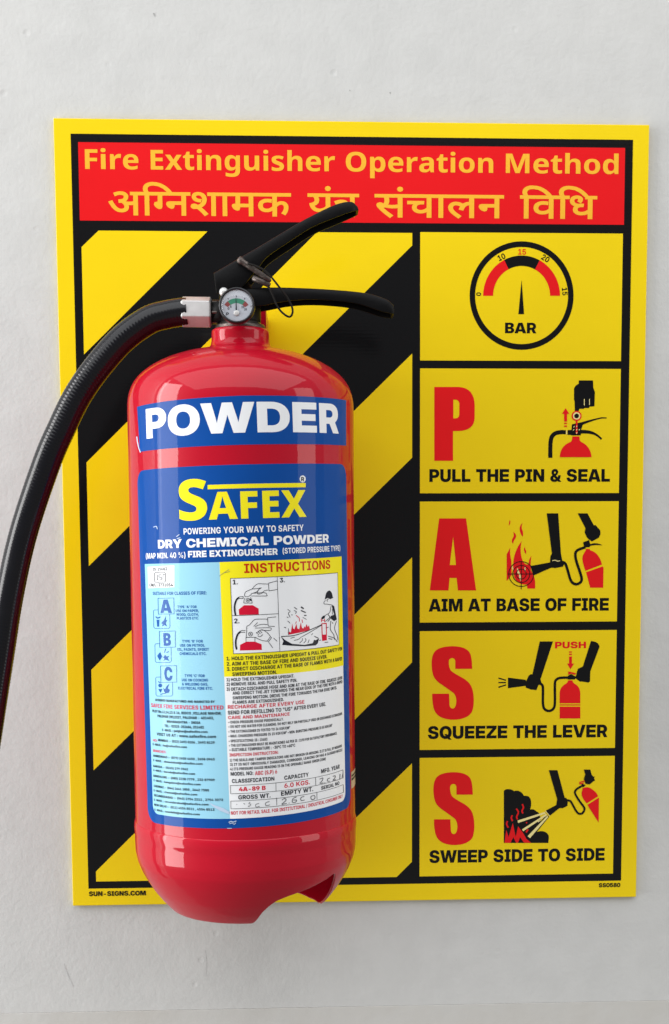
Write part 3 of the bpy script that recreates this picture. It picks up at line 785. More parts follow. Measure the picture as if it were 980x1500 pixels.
  ':': (269, [[[135,-10,101,-3,73,15,54,43,47,77,54,111,73,139,101,158,135,164,169,158,197,139,216,111,223,77,216,43,197,15,169,-3]],[[135,347,101,354,73,372,54,400,47,434,54,468,73,496,101,515,135,521,169,515,197,496,216,468,223,434,216,400,197,372,169,354]]]),
  ';': (269, [[[24,-196,67,111,221,111,128,-196]],[[145,347,111,354,82,372,64,400,57,434,64,468,82,496,111,515,145,521,179,515,207,496,226,468,233,434,226,400,207,372,179,354]]]),
  '@': (1024, [[[520,-212,413,-204,319,-181,237,-143,169,-90,115,-24,76,55,52,147,44,251,51,352,74,444,112,525,165,594,232,650,314,691,409,717,517,725,619,718,709,694,789,657,856,606,909,544,948,472,972,390,980,302,977,242,968,186,953,137,931,95,902,60,866,34,823,18,773,13,741,15,712,22,686,33,665,48,650,69,642,95,618,61,586,34,542,17,488,12,426,19,374,42,332,79,302,128,283,187,277,256,283,325,303,385,336,434,379,471,431,494,491,502,536,498,574,485,604,465,623,440,629,491,733,491,733,160,743,125,774,113,801,118,822,132,837,156,847,190,855,290,850,360,835,422,809,476,773,522,727,558,671,585,604,602,528,607,446,601,375,583,314,554,264,514,225,464,197,403,180,334,174,255,180,176,197,106,226,46,265,-3,316,-42,378,-70,450,-87,533,-93,609,-87,676,-73,728,-55,769,-162,706,-185,620,-204],[504,120,540,124,569,136,592,156,608,183,618,217,621,258,617,299,607,331,591,355,568,372,540,382,505,385,471,381,443,369,420,350,404,325,394,294,390,258,393,220,403,187,418,159,440,138,469,125]]]),
  'A': (756, [[[24,0,270,728,479,728,732,0,556,0,445,338,401,495,355,675,390,675,347,494,305,338,199,0]],[[183,163,183,286,573,286,573,163]]]),
  'B': (663, [[[62,0,62,728,356,728,430,722,491,704,538,675,572,638,592,593,599,542,594,502,582,467,561,438,534,414,502,396,466,385,507,371,545,354,578,328,604,294,621,251,627,202,620,147,598,98,563,57,514,26,452,7,376,0],[221,129,342,129,397,135,434,153,456,182,463,218,460,246,449,270,432,290,408,306,380,315,346,318,221,318],[221,424,331,424,360,427,386,435,408,448,424,466,435,488,438,514,431,549,411,576,378,594,334,600,221,600]]]),
  'C': (741, [[[384,-10,292,1,210,34,141,88,88,161,55,253,44,363,55,474,89,566,142,640,211,694,293,726,384,737,445,733,501,720,552,698,597,669,635,631,666,586,688,534,700,476,540,476,533,503,522,527,508,548,489,565,468,579,444,589,417,595,388,597,336,591,291,570,254,536,227,490,210,432,205,363,211,293,228,235,255,189,291,157,336,137,387,130,416,132,443,138,467,149,489,163,507,180,522,201,534,225,541,252,701,252,691,203,672,155,644,111,608,71,563,38,511,12,451,-4]]]),
  'D': (722, [[[323,0,132,0,132,136,316,136,377,142,428,159,469,189,497,233,515,291,521,364,515,437,497,495,468,538,428,568,377,586,315,592,129,592,129,728,324,728,427,717,514,684,584,631,636,559,668,469,679,364,668,259,636,169,584,97,513,44,426,11]],[[221,728,221,0,62,0,62,728]]]),
  'E': (608, [[[62,0,62,728,556,728,556,597,221,597,221,432,530,432,530,303,221,303,221,130,557,130,557,0]]]),
  'F': (586, [[[62,0,62,728,547,728,547,597,221,597,221,401,515,401,515,273,221,273,221,0]]]),
  'G': (751, [[[389,-10,292,2,208,35,139,90,87,164,54,256,44,363,55,472,89,565,143,639,212,693,294,726,386,737,446,733,501,719,552,698,596,669,634,633,664,591,686,544,698,492,537,492,528,515,502,554,464,581,442,590,416,596,388,597,337,591,292,570,255,537,228,491,211,433,205,365,210,295,227,238,255,191,291,158,337,137,390,130,437,135,477,148,509,170,533,199,547,235,552,277,584,273,399,273,399,391,705,391,705,298,695,209,664,133,616,72,552,27,476,-1]]]),
  'H': (747, [[[62,0,62,728,221,728,221,437,527,437,527,728,685,728,685,0,527,0,527,307,221,307,221,0]]]),
  'I': (482, [[[34,0,34,130,162,130,162,597,34,597,34,728,448,728,448,597,320,597,320,130,448,130,448,0]]]),
  'J': (586, [[[279,-10,175,5,96,50,47,122,30,220,30,263,189,263,189,218,195,174,213,142,241,123,279,117,316,123,344,142,362,174,368,218,368,728,524,728,524,221,508,123,459,50,381,5]]]),
  'K': (727, [[[180,157,180,299,223,375,270,445,330,523,501,728,694,728,387,368]],[[62,0,62,728,221,728,221,537,218,347,221,270,221,0]],[[515,0,307,321,407,439,702,0]]]),
  'L': (565, [[[62,0,62,728,221,728,221,130,530,130,530,0]]]),
  'M': (936, [[[62,0,62,728,307,728,415,414,432,350,452,265,470,178,484,104,454,104,468,177,486,265,506,350,523,414,629,728,874,728,874,0,715,0,715,331,716,392,718,471,720,557,722,639,711,553,688,466,666,389,648,331,535,0,402,0,287,331,269,389,247,465,223,552,201,639,215,559,217,473,219,393,220,331,220,0]]]),
  'N': (764, [[[62,0,62,728,238,728,457,375,494,311,531,236,568,142,546,230,541,320,539,394,539,728,701,728,701,0,525,0,326,321,282,396,241,475,192,577,218,476,223,387,224,321,224,0]]]),
  'O': (771, [[[386,-10,294,1,211,34,142,88,89,161,55,253,44,363,55,474,89,566,142,640,211,694,294,726,386,737,478,726,560,694,629,640,683,566,716,474,728,363,716,253,683,161,629,87,560,34,478,1],[386,130,437,137,482,157,518,190,544,236,561,294,567,363,561,433,544,491,518,537,482,571,437,591,386,597,334,591,290,570,254,537,227,491,210,433,205,363,210,294,227,236,254,190,290,157,334,137]]]),
  'P': (650, [[[62,0,62,728,352,728,428,720,493,696,545,658,583,608,606,548,614,480,606,411,582,351,543,302,491,265,425,241,348,233,164,233,164,360,321,360,361,364,393,375,418,393,436,417,447,446,450,480,447,513,436,542,418,566,393,583,360,594,320,598,221,598,221,0]]]),
  'Q': (779, [[[337,254,469,254,535,171,601,93,723,-59,577,-59,493,44,449,107]],[[386,-10,294,1,211,34,142,88,89,161,55,253,44,363,55,474,89,566,142,640,211,694,294,726,386,737,478,726,560,694,629,640,683,566,716,474,728,363,716,253,683,161,629,87,560,34,478,1],[386,130,437,137,482,157,518,190,544,236,561,294,567,363,561,433,544,491,518,537,482,571,437,591,386,597,334,591,290,570,254,537,227,491,210,433,205,363,210,294,227,236,254,190,290,157,334,137]]]),
  'R': (659, [[[62,0,62,728,352,728,428,720,493,698,545,663,583,615,606,557,614,489,606,421,582,363,543,317,491,283,425,263,348,256,156,256,156,383,321,383,361,386,393,395,418,409,436,430,446,456,450,489,446,522,436,549,418,570,393,585,360,595,320,598,221,598,221,0]],[[465,0,288,332,458,332,640,0]]]),
  'S': (657, [[[335,-10,252,-3,180,17,121,51,77,98,49,158,39,232,192,232,199,198,213,171,234,150,262,135,295,125,333,122,368,125,399,133,424,146,443,164,454,185,458,209,444,249,403,276,336,297,257,316,174,345,111,387,71,443,58,516,67,578,94,632,137,676,193,710,260,730,336,737,413,730,479,709,533,676,573,631,599,578,608,516,456,516,445,554,420,582,383,599,335,605,301,602,273,595,250,583,224,548,225,503,254,469,277,457,334,439,399,423,445,411,487,394,525,374,557,350,583,322,602,289,614,251,618,209,610,146,584,92,543,49,487,16,417,-4]]]),
  'T': (671, [[[35,597,35,728,636,728,636,597,415,597,415,0,257,0,257,597]]]),
  'U': (730, [[[365,-10,280,-2,206,23,145,63,100,117,72,182,62,256,62,728,221,728,221,270,225,231,239,197,260,169,289,147,324,134,365,129,406,134,441,147,470,169,491,197,505,231,510,270,510,728,668,728,668,256,658,182,630,117,585,63,524,23,450,-2]]]),
  'V': (756, [[[276,0,24,728,200,728,311,390,354,236,400,58,365,58,409,236,451,390,557,728,732,728,485,0]]]),
  'W': (1046, [[[218,0,24,728,197,728,277,384,296,284,313,177,329,75,300,75,318,177,337,284,357,384,441,728,605,728,688,384,709,284,728,177,746,75,716,75,733,177,750,284,769,384,848,728,1023,728,827,0,647,0,555,358,528,498,503,651,543,651,518,500,491,358,399,0]]]),
  'X': (747, [[[24,0,327,431,327,310,49,728,233,728,308,611,345,548,371,493,397,440,354,440,381,493,407,548,444,611,521,728,700,728,427,319,427,433,723,0,535,0,438,147,406,199,384,240,362,281,386,281,363,240,341,200,308,147,208,0]]]),
  'Y': (739, [[[293,0,293,270,24,728,209,728,329,502,361,436,390,357,358,357,385,436,416,502,531,728,716,728,451,270,451,0]]]),
  'Z': (670, [[[55,0,55,93,345,499,407,577,476,655,487,604,388,598,289,597,54,597,54,728,615,728,615,634,330,236,265,154,194,73,183,124,287,130,391,130,616,130,616,0]]]),
  'a': (584, [[[213,-10,163,-6,119,8,83,31,55,62,38,103,32,152,36,194,48,229,68,257,93,279,124,295,159,307,236,321,312,330,337,335,364,354,365,392,347,422,311,437,287,439,262,437,222,422,197,395,47,400,65,444,92,482,129,512,174,534,227,548,287,553,333,550,377,542,417,528,452,508,482,482,505,451,519,413,524,369,524,0,376,0,376,76,356,51,335,30,311,13,283,0,250,-8],[258,97,288,100,315,109,338,125,355,145,365,168,369,195,369,251,323,236,293,231,266,227,242,222,204,205,183,177,183,139,202,112]]]),
  'b': (633, [[[374,-9,334,-5,301,6,273,22,250,43,233,65,220,88,214,0,60,0,60,728,216,728,216,453,233,476,250,499,272,520,299,537,334,549,375,553,433,545,485,522,530,483,565,429,588,358,595,272,588,188,566,118,531,63,487,23,434,-1],[324,115,357,120,385,135,407,159,422,190,432,229,435,272,432,316,422,354,407,386,385,409,358,424,324,429,291,424,264,410,242,387,226,355,216,317,213,272,216,228,226,190,242,158,264,135,291,120]]]),
  'c': (591, [[[308,-10,230,-2,164,25,110,67,71,123,46,192,38,271,46,350,71,419,110,475,164,517,230,544,308,553,356,549,400,540,439,524,474,503,503,476,526,444,543,407,554,366,409,341,396,379,375,407,346,425,309,431,276,427,248,412,226,388,210,356,200,317,197,271,200,226,210,187,226,155,248,131,276,116,309,111,346,117,376,136,398,166,410,205,555,180,544,138,527,100,504,68,475,41,440,19,400,3,356,-7]]]),
  'd': (633, [[[259,-9,200,-1,147,23,102,63,67,118,45,188,38,272,45,358,68,429,103,483,149,522,201,545,258,553,299,549,334,537,362,520,384,499,401,476,413,453,417,728,573,728,573,0,420,0,420,88,400,65,383,43,361,22,333,6,299,-5],[309,115,342,120,369,135,391,158,408,190,417,228,421,272,417,317,408,355,392,387,370,410,342,424,309,429,276,424,248,409,226,386,211,354,201,316,198,272,201,229,211,190,227,159,248,135,276,120]]]),
  'e': (598, [[[310,-10,231,-2,164,24,110,65,71,121,46,190,38,270,46,349,70,418,110,475,163,517,227,544,303,553,356,548,405,535,449,513,487,483,519,444,542,396,557,340,562,275,562,233,98,233,98,328,487,328,414,304,411,342,401,375,386,401,364,421,337,433,304,437,271,433,243,421,221,401,205,375,195,345,192,309,192,242,196,200,207,166,225,139,249,120,279,109,312,105,357,112,392,133,413,166,554,141,535,98,507,61,470,31,424,8,371,-6]]]),
  'f': (403, [[[372,546,372,428,10,428,10,546]],[[104,0,104,583,110,638,128,682,155,717,192,742,235,757,285,762,350,756,394,746,367,630,318,638,291,634,263,604,260,580,260,0]]]),
  'g': (635, [[[306,-216,241,-211,185,-198,138,-177,101,-150,74,-116,57,-78,192,-45,212,-74,249,-96,275,-102,305,-105,354,-98,390,-80,413,-48,421,-3,421,96,397,74,380,53,358,35,331,20,298,11,259,8,200,15,148,36,103,72,68,124,45,191,38,274,46,359,68,429,104,483,149,522,202,545,259,553,300,549,335,538,363,520,386,499,403,476,415,453,421,546,575,546,575,8,566,-61,540,-116,500,-160,446,-191,380,-210],[309,124,342,129,370,142,392,164,408,194,418,231,421,274,418,318,408,356,392,387,370,410,343,424,309,429,276,424,248,409,227,386,211,355,201,317,198,274,201,231,211,194,227,165,249,143,276,129]]]),
  'h': (628, [[[216,314,216,0,60,0,60,728,213,728,213,409,228,469,266,514,316,543,379,553,433,546,479,528,516,497,544,457,562,406,568,347,568,0,412,0,412,319,405,362,387,396,357,416,317,423,289,420,264,410,244,395,229,373,219,346]]]),
  'i': (276, [[[60,0,60,546,216,546,216,0]],[[138,614,106,620,79,637,61,662,54,692,61,722,79,747,106,765,138,770,170,765,197,748,215,722,221,692,215,662,197,637,170,620]]]),
  'j': (276, [[[60,546,216,546,216,-26,210,-84,191,-130,160,-163,118,-186,66,-200,5,-204,-26,-204,-26,-83,25,-79,56,-50,60,-24]],[[138,614,106,620,79,637,61,662,55,692,61,722,79,747,106,765,138,770,170,765,197,748,215,722,222,692,215,662,197,637,170,620]]]),
  'k': (585, [[[201,154,201,341,394,546,573,546,340,270,301,270]],[[60,0,60,728,216,728,216,0]],[[400,0,244,235,347,346,582,0]]]),
  'l': (314, [[[229,-3,153,6,101,33,70,80,60,145,60,728,216,728,216,165,225,129,256,118,284,121,308,9,276,1]]]),
  'm': (918, [[[60,0,60,546,204,546,212,408,217,455,239,491,266,519,297,539,331,550,367,554,420,544,462,516,493,468,516,398,515,447,539,487,569,517,605,538,643,550,684,554,732,548,774,532,809,505,836,468,853,423,858,368,858,0,702,0,702,336,696,375,679,403,652,419,620,425,595,422,557,399,537,359,534,333,534,0,384,0,384,339,378,374,361,402,335,419,302,425,258,413,227,380,219,357,216,328,216,0]]]),
  'n': (628, [[[216,314,216,0,60,0,60,546,207,546,210,409,228,469,266,514,316,543,379,553,433,546,479,528,516,497,544,457,562,406,568,347,568,0,412,0,412,319,405,362,387,396,357,416,317,423,289,420,264,410,244,395,229,373,219,346]]]),
  'o': (616, [[[308,-10,230,-2,164,25,110,67,71,123,46,192,38,271,46,350,71,419,110,475,164,517,230,544,308,553,386,544,452,517,505,475,545,419,569,350,578,271,569,192,545,123,505,67,452,25,386,-2],[308,111,341,116,369,131,391,156,406,188,416,227,419,271,416,316,406,355,391,387,369,411,341,426,308,431,274,426,247,411,225,387,209,355,200,316,197,271,200,227,209,188,225,156,247,131,274,116]]]),
  'p': (633, [[[60,-204,60,546,214,546,214,453,233,476,250,499,272,520,299,537,334,549,375,553,433,545,485,522,530,483,565,429,588,358,595,272,588,188,566,118,531,63,487,23,434,-1,374,-9,334,-5,301,6,273,22,250,43,233,65,220,88,216,-204],[324,115,357,120,385,135,407,159,422,190,432,229,435,272,432,316,422,354,407,386,385,409,358,424,324,429,291,424,264,410,242,387,226,355,216,317,213,272,216,228,226,190,242,158,264,135,291,120]]]),
  'q': (633, [[[573,-204,417,-204,417,88,400,65,383,43,361,22,333,6,299,-5,259,-9,200,-1,147,23,102,63,67,118,45,188,38,272,45,358,68,429,103,483,149,522,201,545,258,553,299,549,334,537,362,520,384,499,401,476,413,453,420,546,573,546],[309,115,342,120,369,135,391,158,408,190,417,228,421,272,417,317,408,355,392,387,370,410,342,424,309,429,276,424,248,409,226,386,211,354,201,316,198,272,201,229,211,190,227,159,248,135,276,120]]]),
  'r': (412, [[[60,0,60,546,211,546,211,449,237,494,267,527,304,547,347,553,372,552,395,410,365,416,330,418,299,414,271,404,248,387,231,364,220,337,216,306,216,0]]]),
  's': (566, [[[282,-10,218,-6,163,9,115,32,78,64,51,104,36,152,181,176,195,144,217,120,248,106,287,102,322,105,349,116,372,154,355,187,334,198,303,207,208,226,139,248,89,281,60,326,50,382,57,431,79,473,114,507,160,532,217,548,283,553,345,548,398,535,442,513,477,484,501,447,516,405,378,382,366,407,347,426,320,439,286,443,254,439,229,429,205,391,220,359,272,338,373,318,443,297,492,266,521,224,531,171,523,120,499,75,461,39,411,12,351,-5]]]),
  't': (373, [[[340,546,340,428,10,428,10,546]],[[84,676,240,676,240,163,251,127,287,115,311,117,355,6,304,-5,256,-8,182,2,128,33,95,82,84,149]]]),
  'u': (628, [[[248,-7,195,-1,149,18,111,48,83,89,66,140,60,199,60,546,216,546,216,227,222,183,241,150,271,130,311,123,339,126,363,136,384,151,399,173,408,200,412,232,412,546,568,546,568,0,421,0,418,137,399,77,362,31,311,3]]]),
  'v': (606, [[[213,0,13,546,179,546,266,269,295,161,321,46,289,46,314,161,343,269,429,546,592,546,392,0]]]),
  'w': (855, [[[172,0,12,546,176,546,220,350,246,231,271,90,282,230,310,350,357,546,499,546,544,350,572,230,600,90,608,230,633,350,677,546,843,546,682,0,523,0,464,205,447,273,430,351,414,424,440,424,424,351,407,273,390,205,331,0]]]),
  'x': (586, [[[19,0,229,341,229,220,29,546,196,546,243,463,285,378,322,296,265,296,304,378,347,463,395,546,559,546,355,218,355,339,567,0,401,0,343,100,300,184,261,266,319,266,281,184,240,100,183,0]]]),
  'y': (608, [[[57,-193,92,-77,140,-87,165,-86,201,-68,216,-28,218,-1,13,546,179,546,266,269,293,161,317,46,282,46,308,161,339,269,432,546,595,546,364,-62,345,-103,321,-139,292,-168,255,-190,211,-203,158,-208,101,-204]]]),
  'z': (576, [[[58,0,58,92,321,418,66,422,66,546,509,546,509,444,262,128,518,124,518,0]]]),
  '°': (460, [[[231,382,184,388,142,405,106,433,79,469,61,511,55,557,61,603,79,645,106,681,142,709,184,726,230,732,276,726,318,709,354,681,382,645,399,603,405,557,399,511,382,469,354,433,318,405,277,388],[230,484,267,494,293,521,303,557,293,593,267,619,230,629,194,619,168,593,158,557,168,521,194,495]]]),
  '²': (463, [[[55,435,55,519,231,643,263,668,282,688,284,729,248,753,222,756,196,753,163,732,46,713,58,768,95,810,151,837,222,845,298,837,357,811,393,771,405,721,401,686,381,647,363,626,336,604,254,555,220,532,414,528,414,435]]]),
  '•': (459, [[[230,134,189,139,151,155,119,179,94,211,79,249,73,290,79,331,94,369,119,401,151,425,189,441,230,446,271,441,309,425,340,401,365,369,381,331,386,290,381,249,365,211,340,179,309,155,271,139]]]),
  ' ': (301, []),
 },
 'T': {
  'E': (552, [[[499,0,85,0,85,714,499,714,499,589,238,589,238,433,482,433,482,308,238,308,238,127,499,127]]]),
  'F': (531, [[[236,0,85,0,85,714,498,714,498,589,236,589,236,407,479,407,479,282,236,282]]]),
  'M': (944, [[[397,0,217,558,215,534,216,505,218,471,220,434,221,396,221,358,221,0,85,0,85,714,293,714,470,177,651,714,859,714,859,0,716,0,716,362,716,397,717,433,718,469,720,503,722,533,723,557,538,0]]]),
  'O': (791, [[[735,358,734,317,730,279,724,242,715,208,703,175,689,145,672,117,653,91,630,68,605,48,578,30,547,16,513,5,477,-4,438,-8,395,-10,353,-8,313,-3,277,5,243,16,213,31,185,48,160,68,137,91,118,117,101,145,87,175,75,208,66,243,60,279,56,318,55,359,57,413,64,463,75,509,92,552,112,591,138,625,168,655,204,680,244,699,290,714,340,722,396,725,452,722,502,714,547,699,588,680,623,654,653,625,678,590,699,552,715,508,726,462,733,412],[216,358,217,322,220,289,226,258,234,230,245,205,258,183,274,164,293,148,314,135,339,126,366,120,395,119,426,120,453,126,477,135,498,148,517,164,533,183,546,205,556,230,564,258,570,289,573,322,574,358,572,411,564,458,551,499,533,534,509,562,478,582,441,594,396,598,366,596,339,591,314,581,293,569,274,553,258,534,245,511,234,486,226,458,220,427,217,394]]]),
  'a': (599, [[[317,556,365,553,408,544,444,529,474,507,498,480,515,447,525,408,528,364,528,0,423,0,394,74,378,60,366,48,354,36,342,26,329,17,316,10,301,4,286,-1,269,-5,250,-8,230,-9,208,-10,185,-9,163,-5,142,0,122,9,104,19,88,32,74,47,62,65,52,85,45,108,41,133,40,161,44,201,55,236,75,266,102,290,137,309,179,323,229,333,287,338,378,341,378,358,377,381,373,399,366,415,356,426,344,435,329,441,313,445,294,446,276,445,257,443,238,439,218,434,179,421,141,405,97,508,119,518,143,528,169,536,196,543,224,549,254,553,285,555],[321,250,288,248,261,243,239,236,222,227,210,215,201,201,195,186,194,168,195,151,199,137,205,126,214,116,237,104,266,100,288,102,310,107,329,116,346,128,360,144,370,162,376,183,378,208,378,253]]]),
  'd': (632, [[[252,-10,209,-6,170,8,135,30,104,62,79,102,61,150,51,207,47,272,51,338,62,396,80,444,105,485,136,516,172,538,212,552,257,556,276,556,293,554,310,550,325,546,351,533,374,517,394,498,410,476,412,498,410,527,408,558,407,586,407,760,559,760,559,0,443,0,413,71,391,49,372,30,349,14,321,1,306,-4,289,-7,272,-9],[305,111,334,113,358,120,377,131,392,146,403,167,411,192,416,221,417,255,417,271,416,308,411,340,404,368,393,392,379,410,359,423,334,431,304,434,281,431,261,423,243,410,228,392,216,368,207,340,202,307,200,270,202,233,207,200,216,173,228,150,243,133,261,121,282,113]]]),
  'e': (597, [[[306,556,343,555,377,549,409,540,437,528,463,512,486,492,506,469,522,443,535,414,544,382,550,346,551,308,551,235,200,235,203,206,211,180,222,157,238,138,258,122,282,111,309,104,341,102,366,103,390,105,413,108,434,112,476,124,520,142,520,29,500,19,479,11,457,5,435,-1,412,-5,385,-8,357,-9,325,-10,286,-8,249,-2,214,7,182,20,152,37,126,58,103,83,83,113,67,146,56,183,49,224,47,269,49,315,55,357,65,395,80,428,98,458,119,484,143,506,171,524,201,538,234,548,269,554],[310,449,288,447,269,442,252,433,237,420,224,404,214,385,208,362,204,336,410,336,409,352,407,367,404,381,399,394,385,417,365,434,354,441,340,445,326,448]]]),
  'g': (632, [[[255,556,282,555,307,551,330,544,350,535,368,523,385,510,400,494,413,477,431,546,559,546,559,-4,557,-41,551,-75,542,-106,529,-134,512,-158,492,-180,467,-198,439,-213,406,-225,370,-233,330,-238,285,-240,225,-238,172,-232,147,-228,123,-222,100,-215,78,-207,78,-79,101,-88,124,-97,147,-104,171,-110,195,-115,222,-118,250,-120,280,-121,310,-119,335,-113,357,-105,375,-92,390,-76,400,-58,406,-36,408,-12,408,3,409,17,410,35,411,54,413,70,396,53,382,38,366,24,348,12,328,2,306,-4,281,-9,254,-10,209,-5,169,8,134,31,103,63,79,103,61,152,51,208,47,272,51,336,61,393,79,441,104,482,135,515,170,538,211,552],[304,437,288,436,273,432,260,426,247,418,237,407,227,394,219,379,213,362,207,342,204,320,202,296,201,270,203,232,208,198,216,171,227,148,242,131,260,118,282,111,307,108,334,111,358,117,377,128,392,143,404,163,412,188,414,202,416,218,417,234,418,252,418,274,417,301,415,324,412,346,407,365,400,382,392,397,382,409,371,419,357,427,342,433,324,436]]]),
  'h': (650, [[[224,607,224,565,222,529,220,499,217,476,234,490,244,502,255,513,267,522,279,530,292,537,306,543,320,548,335,551,351,554,367,555,383,556,412,555,438,551,463,544,486,535,507,523,525,509,541,491,554,470,565,447,573,420,578,389,579,356,579,0,428,0,428,318,427,346,423,370,416,390,407,406,395,419,380,429,362,434,341,436,320,435,302,431,285,424,271,415,260,403,250,389,241,373,235,354,230,333,227,310,225,284,224,256,224,0,73,0,73,760,224,760]]]),
  'i': (299, [[[225,546,225,0,74,0,74,546]],[[150,761,166,760,181,757,195,752,208,745,218,736,226,723,231,707,232,687,231,668,226,652,218,640,208,630,195,623,181,618,166,615,150,614,134,615,119,618,105,623,92,630,82,640,74,652,70,668,68,687,70,707,74,723,82,736,92,745,105,752,119,757,134,760]]]),
  'n': (650, [[[385,556,428,553,466,545,499,530,527,509,550,482,566,447,576,405,579,356,579,0,429,0,429,318,427,346,423,370,417,390,408,406,396,419,380,429,362,434,341,436,310,433,284,424,264,410,249,390,238,364,230,333,226,297,224,256,224,0,73,0,73,546,189,546,210,473,226,486,236,498,247,509,259,519,272,527,286,535,301,541,316,547,333,551,349,554,367,556]]]),
  'o': (625, [[[577,274,576,241,573,210,567,181,559,153,549,128,536,104,522,83,506,64,488,47,467,32,446,19,422,9,396,1,369,-5,341,-9,311,-10,283,-9,256,-5,230,1,205,9,182,19,160,32,140,47,122,64,105,83,90,104,78,128,67,153,58,181,52,210,48,241,47,274,49,318,55,358,65,395,79,428,97,458,118,483,143,505,171,524,202,538,237,548,274,554,314,556,351,554,387,548,419,538,450,524,478,505,503,483,525,458,543,428,558,395,569,358,575,318],[201,274,202,249,204,225,207,203,212,183,219,165,227,149,237,136,248,125,262,116,277,110,294,106,313,105,332,106,348,110,363,116,376,125,388,136,398,149,406,165,412,183,417,203,421,225,423,249,423,274,423,300,421,324,417,346,412,365,405,383,397,398,387,411,376,422,363,430,348,436,331,440,312,441,285,438,262,430,242,417,227,398,216,374,207,346,203,312]]]),
  'p': (632, [[[379,556,424,552,464,538,499,516,529,485,553,445,571,396,581,340,584,274,583,230,578,189,569,152,558,118,543,88,526,62,506,40,484,22,459,8,433,-2,405,-8,375,-10,356,-9,338,-7,321,-4,306,0,280,12,258,26,239,43,224,59,220,40,222,18,224,-6,224,-31,224,-240,73,-240,73,546,196,546,217,475,240,497,260,516,283,533,310,545,325,550,342,554,360,556],[329,436,311,435,295,432,280,427,268,420,258,411,249,400,241,387,235,372,231,355,228,336,225,314,224,291,224,275,225,250,227,227,230,205,234,186,239,169,247,154,256,142,267,131,279,123,294,117,311,114,330,112,346,114,361,117,374,123,386,131,397,142,406,154,413,169,420,186,424,206,428,227,430,251,431,276,429,314,424,346,416,374,405,396,391,414,373,426,353,434]]]),
  'r': (447, [[[375,556,391,556,407,555,423,553,435,550,420,409,408,411,394,413,377,415,358,415,335,414,311,408,289,399,268,385,250,367,236,343,231,329,227,313,225,296,224,277,224,0,73,0,73,546,188,546,210,454,226,468,235,481,246,494,257,506,270,517,283,527,297,535,311,543,326,549,342,553,358,556]]]),
  's': (502, [[[460,161,459,136,454,113,446,91,436,71,422,53,405,37,385,23,361,11,334,2,304,-5,271,-9,234,-10,180,-8,132,-3,110,2,89,7,67,14,47,22,47,147,69,137,93,128,117,121,142,114,167,109,189,105,210,103,230,102,251,103,269,106,284,110,296,115,312,130,317,150,315,165,307,177,292,189,270,202,237,216,194,234,149,254,112,275,97,286,83,299,72,312,62,327,55,343,50,361,47,380,46,402,49,437,60,468,79,495,105,517,138,534,175,547,216,554,263,556,289,556,314,554,338,550,361,545,407,532,454,514,410,411,371,427,332,439,312,444,294,447,277,449,261,450,231,447,208,439,194,427,189,410,192,396,200,385,214,373,236,362,268,348,311,331,334,321,356,311,376,301,393,290,409,279,422,267,434,253,443,238,451,222,456,204,459,184]]]),
  't': (421, [[[309,110,332,111,353,115,374,120,394,126,394,15,368,5,338,-3,322,-6,304,-8,285,-10,264,-10,240,-9,218,-6,196,-1,176,6,158,15,142,28,128,43,115,61,105,83,98,109,94,138,93,172,93,433,22,433,22,497,104,547,148,662,244,662,244,546,387,546,387,433,244,433,244,181,245,164,248,150,254,137,261,128,282,115]]]),
  'u': (650, [[[576,546,576,0,460,0,441,70,423,56,413,44,401,34,389,24,375,16,361,9,346,3,330,-2,314,-5,298,-8,281,-9,264,-10,236,-9,210,-5,185,2,163,11,142,23,124,37,108,55,95,76,84,100,76,126,72,157,70,190,70,546,222,546,222,228,223,200,227,177,233,157,242,140,254,127,269,118,287,112,308,111,330,112,349,116,365,122,379,131,391,143,401,157,409,173,415,192,420,213,423,237,425,262,425,290,425,546]]]),
  'x': (591, [[[194,279,19,546,190,546,296,373,401,546,572,546,395,279,581,0,409,0,296,186,181,0,10,0]]]),
  ' ': (311, []),
 },
 'D': {
  'अ': (764, [[[483,218,478,172,461,133,433,104,397,83,357,71,312,67,253,74,199,97,150,135,104,188,60,260,11,363,107,398,141,322,171,267,203,223,236,191,269,172,306,166,326,168,344,173,359,181,369,192,376,207,378,227,376,248,370,268,360,286,346,303,329,320,314,333,248,327,241,423,294,427,323,435,344,446,357,459,364,475,367,494,365,512,359,526,350,534,300,549,279,548,258,545,239,540,163,508,130,601,206,632,235,639,265,644,298,645,349,640,392,626,426,603,452,572,467,536,472,495,464,443,439,399,411,374,418,368,486,363,541,366,581,374,581,538,508,538,508,635,792,635,792,538,688,538,688,-13,581,-13,581,274,548,269,498,266,475,268,476,266,481,242]]]),
  'न': (555, [[[-13,635,582,635,582,538,479,538,479,-13,372,-13,372,285,217,285,217,242,200,192,153,174,95,198,76,215,59,233,45,253,33,275,26,296,24,320,41,366,96,382,372,382,372,538,-13,538]]]),
  'श': (680, [[[122,176,97,178,75,185,56,196,40,212,30,232,27,257,48,309,103,327,146,319,192,291,216,301,241,319,262,343,279,371,289,405,292,443,289,475,280,502,266,524,247,540,225,550,200,553,163,542,152,515,159,491,192,466,211,460,237,455,286,452,263,356,193,365,143,382,104,408,76,440,59,476,53,517,57,552,71,583,93,610,123,630,160,641,204,645,237,642,268,635,298,622,326,604,350,581,370,553,385,520,394,482,397,440,393,393,381,348,361,306,333,268,300,236,275,219,351,143,433,40,347,-19,248,109,174,181]],[[604,538,604,-13,497,-13,497,538,408,538,408,635,708,635,708,538]]]),
  'ा': (259, [[[183,538,183,-13,76,-13,76,538,-13,538,-13,635,286,635,286,538]]]),
  'म': (598, [[[522,538,522,-13,415,-13,415,237,220,237,220,211,203,156,160,137,113,152,70,187,39,231,25,279,43,319,98,334,113,334,113,538,-13,538,-13,635,625,635,625,538],[415,538,220,538,220,334,415,334]]]),
